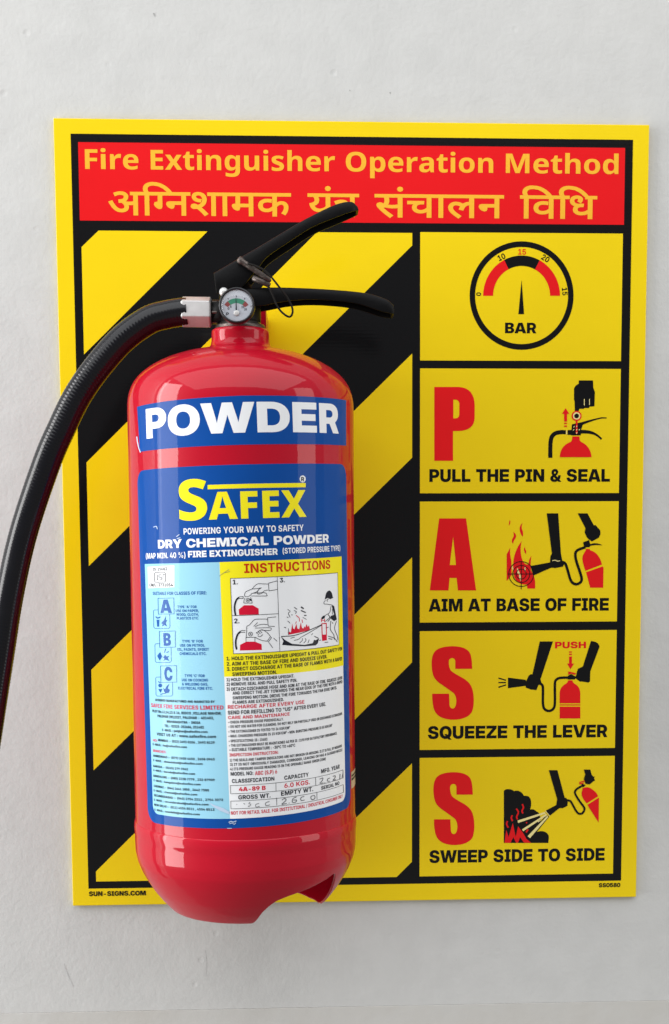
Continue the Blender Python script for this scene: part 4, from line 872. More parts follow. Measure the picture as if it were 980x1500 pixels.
  'क': (762, [[[790,538,465,538,463,371,480,388,522,406,569,412,613,407,651,392,684,367,709,332,724,289,729,239,727,206,722,172,713,137,701,102,683,66,655,22,560,76,584,109,597,133,608,159,616,185,621,211,623,237,621,263,615,284,606,299,595,309,580,315,563,317,531,310,498,288,465,253,465,-13,358,-13,360,151,361,150,341,137,317,124,290,114,259,107,226,105,193,107,162,114,132,125,104,141,80,162,60,187,45,218,36,252,33,290,39,343,59,389,92,427,136,455,186,472,244,477,297,473,353,465,345,366,291,375,249,378,216,375,188,367,167,355,152,338,143,318,140,292,143,263,152,240,166,223,185,211,205,204,228,201,254,203,278,210,300,220,321,235,342,251,358,266,358,538,-13,538,-13,635,790,635]]]),
  'य': (580, [[[608,635,608,538,504,538,504,-13,397,-13,397,156,396,156,373,145,347,134,319,126,287,121,253,119,194,126,142,148,98,184,64,231,40,287,23,362,72,375,101,387,122,400,136,415,144,433,147,456,136,504,116,538,-13,538,-13,635],[146,295,155,278,170,255,188,238,207,226,231,219,259,216,289,218,316,225,340,235,362,250,382,265,397,280,397,538,231,538,239,521,250,483,253,444,240,376,199,323]]]),
  'ं': (0, [[[-199,772,-179,823,-130,844,-81,823,-61,772,-81,721,-130,700,-179,721]]]),
  'स': (676, [[[600,538,600,-13,493,-13,493,250,450,241,380,238,289,246,214,263,188,249,273,155,399,43,326,-30,211,78,123,172,62,249,33,301,27,342,45,386,103,407,154,393,178,371,197,403,201,420,203,439,204,458,200,510,191,538,-13,538,-13,635,704,635,704,538],[369,335,438,339,493,350,493,538,298,538,306,514,311,458,310,430,307,405,301,380,282,343,299,340,334,336]]]),
  'च': (634, [[[662,538,558,538,558,-13,452,-13,452,144,408,121,381,112,350,107,317,105,266,110,221,125,182,151,152,186,134,227,128,276,141,335,162,360,25,356,25,454,331,454,367,453,403,453,394,357,350,357,316,354,287,347,264,335,247,319,238,299,234,274,237,251,245,234,258,220,276,209,295,203,317,201,347,203,373,210,396,221,418,235,437,251,452,265,452,538,-13,538,-13,635,662,635]]]),
  'ल': (678, [[[-13,538,-13,635,706,635,706,538,602,538,602,-13,495,-13,495,343,495,343,450,332,436,323,422,310,408,293,394,270,381,241,364,192,263,223,276,266,287,294,294,308,258,330,208,340,187,338,170,331,157,321,147,307,141,291,139,271,141,249,148,227,159,205,174,183,194,160,219,136,328,40,255,-30,140,74,110,105,83,137,62,169,45,203,35,238,32,275,35,310,44,342,59,369,78,391,101,409,126,422,152,432,178,437,204,439,234,437,262,432,289,424,315,412,339,397,354,386,390,413,441,433,487,438,494,538]]]),
  'व': (556, [[[584,538,480,538,480,-13,374,-13,374,142,375,142,353,131,328,120,300,112,268,107,233,105,196,107,163,115,131,127,103,144,79,165,60,190,45,219,36,251,33,286,40,342,60,390,95,428,141,456,194,472,255,477,288,475,327,472,368,465,361,366,305,375,259,378,223,375,193,367,170,354,153,336,144,314,140,287,143,259,152,238,167,222,186,211,209,203,235,201,266,203,293,210,318,222,340,237,360,252,374,266,374,538,-13,538,-13,635,584,635]]]),
  'ि': (259, [[[76,538,-13,538,-13,635,61,635,48,666,40,724,47,776,68,822,103,859,149,887,203,904,266,909,359,900,445,874,523,830,594,772,658,703,728,603,614,602,506,721,397,788,282,811,242,808,208,799,181,784,162,765,151,742,147,714,156,666,173,635,286,635,286,538,183,538,183,-13,76,-13]]]),
  'ध': (615, [[[643,538,539,538,539,-13,432,-13,432,127,430,126,407,114,382,104,353,96,320,92,283,90,232,95,188,109,150,134,121,166,104,206,98,251,108,308,129,342,112,351,85,370,61,393,43,422,32,455,29,493,34,534,49,571,74,602,106,626,144,640,187,645,223,642,255,631,284,614,306,591,320,563,324,531,319,497,304,464,274,426,191,478,213,509,217,525,210,544,184,554,145,536,137,524,131,508,129,490,143,446,177,421,223,410,241,414,264,417,288,418,313,417,347,414,338,318,311,320,269,318,246,312,227,302,214,289,207,274,204,254,207,233,214,216,227,204,245,194,267,188,292,186,324,188,351,195,376,206,398,220,418,236,432,250,432,538,370,538,370,635,643,635]]]),
  'G': (281, [[[221,538,221,232,206,183,162,165,139,168,119,176,99,189,80,205,63,223,49,243,37,265,30,286,28,310,45,356,100,372,114,372,114,538,-13,538,-13,635,309,635,309,538]]]),
  'R': (552, [[[124,47,61,136,306,284,290,305,266,330,246,347,227,358,205,365,181,367,128,359,48,326,10,424,94,457,121,464,149,468,179,469,206,468,232,463,256,456,279,445,301,430,323,412,375,345,369,538,-13,538,-13,635,579,635,579,538,476,538,476,-13,369,-13,369,210]]]),
  ' ': (260, []),
 },
}

# ------------------------------------------------------------------ the sign
FW = zone(0, 0, 1)
sign = thing('safety_sign', 'large yellow and black fire extinguisher instruction board fixed flat on the pale wall', 'sign', (0, 0, -305.8))
sheet = mesh('sign_sheet', *box(-228.6, 228.6, -4.0, -.6, -305.8, 305.8), 'sign_yellow', sign)
bevel(sheet, .5, 2)


def prn():
    return Print(on_plane, 0)


p = Print(on_plane, .10)
p.rect(-215.9, 215.9, -291.8, 294.4)
flat_print('black_border', p, 'sign_black', sign)

# title band
p = Print(on_plane, .20)
p.rect(-210.4, 209.8, 230.2, 288.2)
band = flat_print('title_band', p, 'sign_red', sign)
band['label'] = 'red title band with orange lettering in two scripts'
p = Print(on_plane, .30)
z1, z2 = zone(100, 200, 2.390), zone(500, 200, 2.279)
vb = on_plane(*z1(160, 115))[1]
vb2 = on_plane(*z2(740, 123.5))[1]
vt = on_plane(*z1(75, 45))[1]
base_v, cap_v = (vb + vb2) / 2, vt - (vb + vb2) / 2
for z, s, a, b in ((z1, 'Fire', 59, 246), (z1, 'Extinguisher', 289, 934), (z2, 'Operation', 15, 507), (z2, 'Method', 549, 925)):
    p.text2(s, 'T', on_plane(*z(a, 100))[0], on_plane(*z(b, 100))[0], base_v, cap_v)
flat_print('title_lettering', p, 'sign_orange', band)
p = Print(on_plane, .30)
z1, z2 = zone(150, 260, 2.579), zone(530, 260, 2.579)
hb = on_plane(*z1(400, 144))[1]
hc = on_plane(*z1(400, 53))[1] - hb
for z, s, a, b in ((z1, 'अिGनशामक', 22, 713), (z1, 'यंR', 775, 970), (z2, 'संचालन', 48, 537), (z2, 'िविध', 597, 889)):
    p.text2(s, 'D', on_plane(*z(a, 100))[0], on_plane(*z(b, 100))[0], hb, hc)
flat_print('hindi_lettering', p, 'sign_orange', band)

# slanting hazard stripes in the left field
p = Print(on_plane, .20)
XL, XR, VT, VB = -209.6, 44.4, 222.8, -286.0
p.loops([[(XL, 210.4), (XL, 129.6), (-113.4, VT), (-196.4, VT)]])
p.loops([[(XL, -33.4), (44.4, 213.4), (44.4, VT), (-29.4, VT), (XL, 47.0)]])
p.loops([[(XL, -195.6), (XR, 50.6), (XR, 131.1), (XL, -115.2)]])
p.loops([[(XL, VB), (-131.0, VB), (XR, -111.2), (XR, -27.6), (XL, -277.8)]])
p.loops([[(-51.5, VB), (32.0, VB), (XR, -273.6), (XR, -192.8)]])
flat_print('hazard_stripes', p, 'sign_yellow', sign)

# the five panels on the right
ZG, ZP, ZA, ZS, ZT = zone(600, 330, 2.97), zone(600, 530, 2.97), zone(600, 720, 2.97), zone(600, 910, 2.97), zone(600, 1100, 2.722)


def panel(name, v0, v1, label):
    q = Print(on_plane, .20)
    q.rect(50.6, 209.1, v0, v1)
    o = flat_print(name, q, 'sign_yellow', sign)
    o['label'] = label
    return o


gp = panel('gauge_panel', 125.8, 223.5, 'top panel with a drawn pressure gauge marked BAR')
p = Print(on_plane, .30)
p.disc(ZG, 487, 306, 226, 236, r_in=.895, n=72)
p.disc(ZG, 487, 307, 167, 175, r_in=.742, a0=62, a1=117)
p.path(ZG, 'M487 238 L498 387 L473 387 Z')
p.text(ZG, 'BAR', 415, 551, 480, 470, 46, 'B')
for s, x, y, rot, w_, c_ in (('0', 310, 308, 88, 15, 20), ('10', 390, 157, 25, 32, 24), ('20', 570, 146, -30, 34, 24), ('15', 662, 273, -84, 32, 22)):
    b = on_plane(*ZG(x, y))
    k = 1 / 2.97 / 1.848
    p.text2(s, 'M', b[0], b[0] + w_ * k, b[1], c_ * k, rot=math.radians(rot))
flat_print('gauge_drawing', p, 'sign_black', gp)
p = Print(on_plane, .30)
p.disc(ZG, 487, 307, 167, 175, r_in=.742, a0=0, a1=62)
p.disc(ZG, 487, 307, 167, 175, r_in=.742, a0=117, a1=180)
p.text(ZG, '15', 472, 506, 488, 128, 24, 'M')
flat_print('gauge_red_zones', p, 'sign_red', gp)

# step one: pull
o = panel('step_panel', 22.8, 119.7, 'panel with a red P and a hand pulling out the pin')
z = zone(620, 550, 7)
S1 = 'M113 118 L360 118 Q525 125 527 310 L527 430 Q525 570 350 570 L305 570 L305 875 L113 875 Z M308 248 L335 248 Q370 255 370 300 L370 390 Q370 435 335 440 L308 440 Z'
flat_print('step_letter', Print(on_plane, .30).path(z, S1), 'sign_red', o)
flat_print('caption', Print(on_plane, .30).text(ZP, 'PULL THE PIN & SEAL', 86, 871, 478, 522, 55, 'B'), 'sign_black', o)
z = zone(785, 545, 8.1667)
p = Print(on_plane, .30)
p.path(z, 'M512 100 L683 100 L686 185 L705 240 L700 410 L640 415 L636 430 L580 432 L572 440 L520 440 L512 466 L465 466 L462 345 L455 335 L455 200 Q470 155 512 140 Z')
p.path(z, 'M430 625 L545 600 Q700 555 790 540 L845 543 L845 555 L790 556 Q700 572 560 632 L540 692 Q640 690 700 722 Q750 750 792 795 L778 812 Q730 762 680 747 Q620 732 540 737 L535 758 L425 758 L420 752 L378 752 L378 694 L425 692 Z')
p.stroke(z, [(358, 720), (290, 720), (230, 735), (190, 775), (175, 840), (172, 930), (172, 1026)], 50)
p.disc(z, 486, 525, 28, dl=.3)
flat_print('black_drawing', p, 'sign_black', o)
p = Print(on_plane, .40)
p.disc(z, 486, 525, 60, r_in=.74)
p.path(z, 'M355 432 L398 500 L372 500 L372 592 L337 592 L337 500 L312 500 Z')
p.path(z, 'M337 606 L371 606 L371 621 L337 621 Z')
p.path(z, 'M337 639 L371 639 L371 656 L337 656 Z')
p.stroke(z, [(487, 584), (487, 740)], 20)
flat_print('pin_and_arrow_drawing', p, 'sign_red', o)
p = Print(on_plane, .40)
p.path(z, 'M435 770 L520 770 L522 810 Q530 835 560 845 Q655 900 665 1018 L285 1018 Q290 890 400 842 Q430 830 432 810 Z')
flat_print('cylinder_drawing', p, 'sign_red', o)
p = Print(on_plane, .45)
p.disc(z, 486, 525, 44, r_in=.62)
for x, y in ((487, 650), (487, 690), (487, 728), (455, 655), (518, 690), (450, 692)):
    p.stroke(z, [(x - 5, y + 8), (x + 5, y - 8)], 8)
p.stroke(z, [(578, 322), (578, 400)], 9)
p.stroke(z, [(640, 322), (640, 395)], 8)
p.stroke(z, [(366, 700), (366, 746)], 10)
flat_print('light_drawing', p, 'sign_cream', o)

# step two: aim
o = panel('step_panel', -79.4, 16.3, 'panel with a red A and a nozzle aimed at the base of flames')
z = zone(620, 740, 8.1667)
flat_print('step_letter', Print(on_plane, .30).path(z, 'M190 158 L512 158 L632 1020 L415 1020 L398 870 L315 870 L302 1020 L78 1020 Z M357 380 L392 715 L317 715 Z'), 'sign_red', o)
flat_print('caption', Print(on_plane, .30).text(ZA, 'AIM AT BASE OF FIRE', 83, 866, 475, 520, 55, 'B'), 'sign_black', o)
z = zone(730, 745, 5.765)
p = Print(on_plane, .40)
p.path(z, 'M408 40 L505 40 L528 380 L540 440 L560 455 L545 490 L480 502 L450 498 L435 465 L440 400 L452 380 Z')
p.path(z, 'M270 485 L440 453 L450 497 L295 565 Z', dl=.02)
p.stroke(z, [(540, 450), (565, 465), (585, 520), (605, 590), (625, 625), (660, 638), (695, 620), (703, 590), (690, 540), (660, 450), (650, 400), (655, 365), (680, 345), (735, 325)], 22, dl=.04)
p.path(z, 'M715 285 L765 265 L775 300 Q830 280 878 310 Q830 302 775 314 L770 325 L725 328 Z', dl=.06)
p.path(z, 'M670 40 L752 40 L805 140 L822 140 L860 185 L862 215 L848 245 L790 277 L760 257 L745 240 L728 200 L735 165 Z')
for r in (108, 75, 45):
    p.disc(z, 193, 552, r, r_in=1 - 6 / r, dl=.08)
p.stroke(z, [(78, 552), (302, 552)], 6, dl=.10)
p.stroke(z, [(193, 445), (193, 680)], 6, dl=.12)
flat_print('black_drawing', p, 'sign_black', o)
p = Print(on_plane, .30)
p.path(z, 'M738 340 L770 340 L775 352 Q850 370 875 472 L735 526 Q700 430 712 400 Q725 370 738 352 Z')
p.path(z, 'M740 537 L880 488 L888 500 L885 668 L775 668 Z')
flat_print('cylinder_drawing', p, 'sign_red', o)
p = Print(on_plane, .30)
p.path(z, 'M100 330 Q95 390 110 440 L112 560 L70 612 L70 385 Q80 370 100 330 Z')
p.path(z, 'M197 275 Q175 360 205 440 Q225 480 255 470 Q255 430 280 398 Q270 440 275 520 L300 570 Q315 610 310 675 L245 675 L240 640 Q170 650 135 580 Q118 500 130 420 Q150 330 197 275 Z')
p.path(z, 'M205 120 Q188 160 206 190 Q212 215 205 238 Q178 205 180 165 Q182 140 205 120 Z')
p.path(z, 'M125 195 Q160 220 145 250 Q125 275 125 300 Q102 270 125 245 Q135 225 125 195 Z')
p.path(z, 'M232 310 Q215 335 236 357 L233 385 Q213 360 216 337 Z')
p.path(z, 'M95 95 Q110 115 89 146 Q88 125 95 95 Z')
flat_print('flame_drawing', p, 'sign_red', o)
p = Print(on_plane, .36)
p.path(z, 'M160 500 Q150 540 175 560 Q170 590 195 620 Q200 600 190 570 Q180 540 160 500 Z')
p.path(z, 'M120 485 Q112 500 124 520 Q128 500 120 485 Z')
p.path(z, 'M225 490 Q215 510 226 535 Q232 510 225 490 Z')
p.stroke(z, [(455, 440), (480, 436), (500, 444), (520, 440)], 6, dl=.2)
flat_print('light_drawing', p, 'sign_cream', o)

# step three: squeeze
SS = 'M702 438 L460 438 L460 330 Q455 285 415 283 Q368 285 366 340 Q368 420 395 460 Q420 490 560 565 Q650 615 685 680 Q725 760 725 900 Q722 1020 690 1070 Q620 1165 430 1168 Q250 1165 180 1070 Q128 1000 128 795 L370 795 L378 960 Q385 1008 425 1008 Q470 1000 475 900 Q472 820 430 780 Q380 745 230 640 Q160 590 140 520 Q118 450 120 340 Q125 240 165 190 Q230 115 420 113 Q600 115 660 195 Q700 250 702 438 Z'
o = panel('step_panel', -182.0, -86.3, 'panel with a red S and a hand pushing the lever')
z = zone(620, 935, 9.8)
flat_print('step_letter', Print(on_plane, .30).path(z, SS), 'sign_red', o)
flat_print('caption', Print(on_plane, .30).text(ZS, 'SQUEEZE THE LEVER', 80, 860, 470, 508, 55, 'B'), 'sign_black', o)
z = zone(715, 930, 5.444)
p = Print(on_plane, .30)
for a, b in (((82, 344), (143, 362)), ((82, 380), (143, 380)), ((82, 418), (143, 398))):
    p.stroke(z, [a, b], 10)
p.path(z, 'M158 340 L300 358 L310 405 L158 425 Z')
p.path(z, 'M345 312 Q320 320 312 350 L295 385 L300 420 L340 435 L385 440 L400 402 L425 382 L415 340 Z', dl=.02)
p.path(z, 'M412 52 L517 52 L420 347 L350 327 Z', dl=.04)
p.stroke(z, [(405, 385), (430, 398), (437, 430), (437, 545), (450, 590), (485, 606), (518, 590), (532, 545), (532, 400), (540, 362), (570, 343), (642, 340)], 20, dl=.06)
p.path(z, 'M638 325 L660 312 L705 335 L690 355 L635 355 Z', dl=.10)
p.path(z, 'M820 48 Q885 55 888 95 L815 290 L812 370 L800 380 L775 375 L730 370 L695 345 L715 270 L755 252 Z', dl=.08)
flat_print('black_drawing', p, 'sign_black', o)
p = Print(on_plane, .30)
p.path(z, 'M637 315 L640 290 L700 305 L695 318 L655 308 L650 315 Z', dl=.12)
p.path(z, 'M645 132 L668 132 L668 141 L645 141 Z')
p.path(z, 'M645 149 L668 149 L668 160 L645 160 Z')
p.path(z, 'M645 172 L668 172 L668 228 L686 228 L655 275 L630 228 L645 228 Z')
flat_print('arrow_drawing', p, 'sign_red', o)
p = Print(on_plane, .30)
p.path(z, 'M637 362 L672 362 Q675 385 700 395 Q735 420 735 470 L735 545 L570 545 L570 470 Q570 420 610 395 Q637 380 637 362 Z')
p.path(z, 'M570 554 L735 554 L735 562 L570 562 Z')
p.path(z, 'M570 572 L735 572 L735 666 L570 666 Z')
flat_print('cylinder_drawing', p, 'sign_red', o)
flat_print('push_lettering', Print(on_plane, .30).text(z, 'PUSH', 533, 780, 655, 106, 52, 'B'), 'sign_red', o)

# step four: sweep
o = panel('step_panel', -285.8, -188.5, 'panel with a red S and a jet sweeping over smoking flames')
zs = zone(620, 935, 9.8)
q = Print(on_plane, .30)


def second_s(x, y):
    px = 634.9 + (x - 120) / (725 - 120) * (694.8 - 634.9)
    py = 1131.0 + (y - 113) / (1168 - 113) * (1237.8 - 1131.0)
    return px, py


flat_print('step_letter', q.path(second_s, SS), 'sign_red', o)
flat_print('caption', Print(on_plane, .30).text(ZT, 'SWEEP SIDE TO SIDE', 79, 777, 430, 441.5, 50, 'B'), 'sign_black', o)
z = zone(725, 1115, 5.765)
p = Print(on_plane, .30)
p.path(z, 'M75 250 Q90 232 120 235 Q150 240 160 252 Q200 240 225 265 Q240 280 245 292 Q300 285 305 340 Q308 380 297 408 Q330 398 350 425 Q375 430 372 450 L385 470 L380 560 L350 600 Q370 588 400 590 Q455 600 455 645 L450 690 L75 690 Z')
p.path(z, 'M265 632 L435 455 L458 468 L300 662 Z', dl=.06)
p.path(z, 'M430 415 L520 368 L545 395 L460 462 Z', dl=.12)
p.path(z, 'M525 315 L600 308 L615 330 L612 375 L575 395 L540 395 L518 368 Z', dl=.14)
p.path(z, 'M455 75 L527 75 L592 320 L528 330 Z', dl=.16)
p.stroke(z, [(600, 328), (635, 335), (655, 365), (680, 410), (705, 440), (735, 440), (755, 410), (750, 385), (720, 345), (685, 290), (675, 260), (690, 235), (727, 212)], 17, dl=.18)
p.path(z, 'M720 217 L735 190 L765 200 L750 217 Z', dl=.20)
p.path(z, 'M750 70 L805 70 L815 110 L830 130 L845 130 L835 140 L845 163 L835 165 L800 195 L765 190 L750 150 L762 110 Z', dl=.20)
flat_print('black_drawing', p, 'sign_black', o)
p = Print(on_plane, .40)
p.path(z, 'M80 688 L95 580 L115 640 L150 520 L175 640 L195 550 L240 610 L265 655 L305 688 L245 688 L212 640 L195 688 L178 688 L155 640 L130 690 Z')
for pts in ([(145, 455), (138, 480), (148, 505)], [(180, 400), (197, 430), (183, 470), (190, 490)], [(230, 362), (240, 390), (228, 420), (236, 440)], [(105, 505), (98, 530), (112, 560)], [(262, 515), (270, 522)], [(280, 575), (262, 600)]):
    p.stroke(z, pts, 13)
flat_print('flame_drawing', p, 'sign_red', o)
p = Print(on_plane, .40)
p.stroke(z, [(757, 166), (716, 178), (718, 190), (750, 184)], 9, smooth=False, dl=.12)
p.path(z, 'M740 227 Q780 210 810 230 Q860 260 870 295 L775 355 Q725 300 732 265 Z')
p.path(z, 'M780 368 L878 306 L875 517 Z')
flat_print('cylinder_drawing', p, 'sign_red', o)
p = Print(on_plane, .46)
p.path(z, 'M190 500 L420 428 L428 441 L195 521 Z')
p.path(z, 'M228 575 L430 445 L440 456 L238 591 Z')
p.path(z, 'M275 632 L440 461 L450 470 L295 649 Z')
p.stroke(z, [(365, 512), (385, 492)], 9)
p.stroke(z, [(425, 418), (462, 462)], 5, dl=.14)
flat_print('light_drawing', p, 'sign_cream', o)

z = zone(80, 1240, 6.125)
flat_print('maker_lettering', Print(on_plane, .20).text(z, 'SUN-SIGNS.COM', 308, 818, 560, 441.5, 42, 'B'), 'sign_black', sign)
z = zone(840, 1240, 7)
flat_print('code_lettering', Print(on_plane, .20).text(z, 'SS0580', 260, 480, 370, 416, 42, 'B'), 'sign_black', sign)

# ------------------------------------------------------------------ the bracket the extinguisher hangs from
br = thing('wall_bracket', 'small red metal bracket behind the neck of the fire extinguisher', 'bracket', (-74, -5, 120))
o = mesh('back_plate', *box(-90, -67.5, -9, -4.8, 60, 157.2), 'red_paint', br)
bevel(o, 1.2)
o = mesh('hook_arm', *join(box(-77.5, -67.5, -62, -9.05, 126, 157.2), box(-102, -67.5, -68, -62.05, 134.3, 140.5)), 'red_paint', br)
bevel(o, 1.0)

# ------------------------------------------------------------------ the fire extinguisher
ext = thing('fire_extinguisher', 'red fire extinguisher with blue labels and black hose, hanging in front of the sign', 'fire extinguisher', (AX, AY, -279))
prof = [(30, -252), (58, -245), (74, -232), (79.2, -222), (80, -214), (80, -213.2), (80, -212.4), (80, -210), (80, -150), (80, -80), (80, 0), (80, 50), (80, 68), (80, 77), (79.7, 84.5), (78.6, 90), (76.3, 95.8), (72.2, 101.4), (66.6, 106.3), (59.5, 110.8), (51, 114.7), (41, 118.0), (31, 120.3), (25.5, 121.4), (22.2, 122.6), (20.9, 124.6), (20.4, 127.5), (20.1, 134.2), (19.0, 135.2)]
pr2 = spline_profile(prof, 1.6)
mesh('cylinder_body', *lathe(pr2, 192), 'red_paint', ext, True)


# pressed foot: a bowl shaped shell with two arched cut-outs
def rim(a):
    a = (math.degrees(a) + 180) % 360 - 180
    for turn in (0,):
        d = (a - turn + 180) % 360 - 180
        if 7 < d < 180:
            return float(np.interp(d, [7, 9, 12, 16, 20, 26, 40, 50, 55, 57.5, 59, 61, 64, 68, 74, 82, 92, 115, 150, 180], [-279, -276, -269, -263, -259.5, -257, -253, -249.4, -247.2, -249, -252.5, -257, -263, -269.5, -275.5, -279.5, -281.8, -283.5, -283, -279]))
    return -279.0


SKIRT = [(-213.5, 80.15), (-215.5, 80.7), (-218.5, 81.0), (-221.5, 80.8), (-224.5, 80.5), (-228, 80.5), (-236, 80.3), (-243, 79.0), (-250, 76.2), (-257, 72.5), (-264, 68.2), (-271, 62.8), (-276, 58.4), (-279.5, 55.0), (-284, 50.5)]
zs_, rs_ = [-a for a, _ in SKIRT], [b for _, b in SKIRT]


def skirt_r(zz):
    return float(np.interp(-zz, zs_, rs_))


sv, sf = [], []
NS, NZ = 240, 34
for k in range(NS):
    a = 2 * math.pi * k / NS
    zb = rim(a)
    for j in range(NZ):
        t = j / (NZ - 1)
        zz = -213.5 + (zb + 213.5) * t
        rr = skirt_r(zz)
        sv.append((AX + rr * math.sin(a), AY - rr * math.cos(a), zz))
for k in range(NS):
    k2 = (k + 1) % NS
    for j in range(NZ - 1):
        sf.append((k * NZ + j, k * NZ + j + 1, k2 * NZ + j + 1, k2 * NZ + j))
foot = mesh('base_skirt', sv, sf, 'red_paint', ext, True)
sd = foot.modifiers.new('thickness', 'SOLIDIFY')
sd.thickness, sd.offset = .0016, -1
bevel(foot, .75, 3, .8)

# collar and valve
cv = lathe([(15, 134.6), (17.2, 134.8), (17.6, 135.8), (17.6, 137.4), (17.0, 138.2), (14.5, 138.6), (14.5, 140)], 96)
mesh('collar_ring', *cv, 'dark_steel', ext, True)
vb_ = lathe([(14.2, 139), (14.6, 142), (14.6, 158), (12.5, 162), (9, 164), (5, 170)], 64)
port = lathe_along([(8.5, 0), (8.5, 16)], (AX - 4, AY, 147.6), (-1, 0, 0), 40)
gport = lathe_along([(5.5, 0), (5.5, 13), (7.5, 13.2), (7.5, 17)], (AX, AY - 12, 146.2), (0, -1, 0), 32)
valve = mesh('valve_body', *join(vb_, port, gport), 'black_paint', ext, True)
rv = lathe_along([(3.2, 0), (3.2, .8), (2.9, 1.7), (2.1, 2.5), (1.0, 2.9), (.2, 3.0)], (-95.4, AY - 13.2, 158.9), (0, -1, 0), 32)
mesh('rivet', *rv, 'chrome', valve, True)


# handles: folded channels, stations (x, z of upper edge), (x, z of lower edge), half width
def channel(name, up, lo, hw, thick, open_up=False):
    n = 6
    U, L_, W_ = catmull(up, n), catmull(lo, n), catmull([(w_, 0) for w_ in hw], n)
    v, f = [], []
    sec = None
    for a, b, w_ in zip(U, L_, W_):
        w_ = w_[0]
        rc = min(1.2, w_ * .5)
        d = a - b
        ln = np.linalg.norm(d)
        d = d / ln
        row = [(-w_, -ln), (-w_, -ln * .5), (-w_, -rc), (-w_ + .3 * rc, -.3 * rc), (-w_ + rc, 0), (0, .25), (w_ - rc, 0), (w_ - .3 * rc, -.3 * rc), (w_, -rc), (w_, -ln * .5), (w_, -ln)]
        if open_up:
            row = [(y, -ln - h) for y, h in row]
        sec = len(row)
        for y, h in row:
            pt = a + d * h
            v.append((pt[0], AY + y, pt[1]))
    for i in range(len(U) - 1):
        for k in range(sec - 1):
            f.append((i * sec + k, (i + 1) * sec + k, (i + 1) * sec + k + 1, i * sec + k + 1))
    m_ = len(U) - 1
    f.append(tuple(range(m_ * sec, m_ * sec + sec)))          # closed tip
    o = mesh(name, v, f, 'black_paint', ext, True)
    bm = bmesh.new()
    bm.from_mesh(o.data)
    bmesh.ops.recalc_face_normals(bm, faces=bm.faces[:])
    bm.to_mesh(o.data)
    bm.free()
    s_ = o.modifiers.new('thickness', 'SOLIDIFY')
    s_.thickness, s_.offset = thick / 1000, 0
    bevel(o, .5, 2, .9)
    return o


lever = channel('squeeze_lever',
                [(-102.0, 171.2), (-92.0, 177.0), (-79.0, 184.5), (-69.0, 190.2), (-52.0, 200.3), (-37.0, 209.0), (-18.0, 218.3), (-7.0, 221.2), (-2.6, 219.2)],
                [(-100.6, 158.0), (-85.0, 161.0), (-71.5, 175.5), (-64.8, 183.4), (-48.4, 194.4), (-33.4, 203.8), (-15.8, 211.2), (-6.2, 215.0), (-1.8, 216.6)],
                [13, 13, 13, 13, 13, 12.5, 11.5, 9.5, 6.5], 1.8)
handle = channel('carry_handle',
                 [(-97.0, 160.0), (-76.0, 161.6), (-55.2, 162.0), (-25.5, 161.0), (2.7, 158.6), (17.6, 154.4), (22.4, 151.0)],
                 [(-97.0, 150.0), (-74.0, 149.5), (-50.1, 153.6), (-29.0, 154.5), (-4.0, 152.2), (14.4, 146.8), (22.8, 145.2)],
                 [11.4, 11.4, 11.4, 11.4, 11.4, 11, 9.5], 1.8)

# safety pin and its wire ring
pa, pb = Vector((-85.2, AY - 16, 181.2)), Vector((-62.6, AY - 17, 166.0))
pin_prof = [(1.2, 0), (2.4, .6), (2.5, 3), (2.0, 4), (2.0, 9), (2.3, 10), (1.9, 11), (1.9, 20), (1.6, 26), (.6, 27.4)]
pc, pd = Vector((-75.6, AY - 15.5, 168.6)), Vector((-63.0, AY - 15.5, 163.6))
pin = mesh('safety_pin', *join(lathe_along(pin_prof, pa, pb - pa, 24), lathe_along([(1.0, 0), (2.2, .8), (2.2, 12), (1.0, 13.6)], pc, pd - pc, 24)), 'dark_steel', ext, True)
ringp = [(-78.5, AY - 18, 177.6), (-72, AY - 19.5, 175.4), (-64.9, AY - 20.5, 170.9), (-56.8, AY - 21, 161.3), (-50.2, AY - 21, 152.4), (-47.6, AY - 21, 145.2), (-49.7, AY - 20.5, 141.2), (-54.4, AY - 19.5, 143.8), (-58.2, AY - 18, 148.6), (-60.5, AY - 17, 154), (-63.5, AY - 16.5, 161), (-68, AY - 16.5, 168), (-74, AY - 17, 174.5)]
mesh('pull_ring', *tube(catmull(ringp, 7), .72, 12), 'black_wire', pin, True)

# pressure gauge
gc = (-85.4, AY - 28, 146.2)
tilt = Vector((-.02, -1, .03))
bz = lathe_along([(9.5, 0), (11.8, .8), (12.3, 2.2), (12.3, 6.2), (12.0, 7.4), (11.3, 8.0), (10.7, 7.7), (10.5, 6.6)], gc, tilt, 72)
gauge = mesh('pressure_gauge', *bz, 'bezel', ext, True)
fc = Vector(gc) + tilt.normalized() * 6.7


def dial_print(name, pr, material):
    ax = tilt.normalized()
    r_ = Vector((0, 0, 1)).cross(ax).normalized()
    r_ = -r_ if r_.x < 0 else r_
    u_ = ax.cross(r_)
    u_ = -u_ if u_.z < 0 else u_
    return mesh(name, [tuple(fc + r_ * x + u_ * y + ax * l) for x, y, l in pr.v], pr.f, material, gauge)


idn = lambda x, y: (x, y)
dial_print('dial_face', Print(idn, 0).disc(None, 0, 0, 10.6, r_in=.0, n=48), 'dial')
HB = (-.2, -5.2)
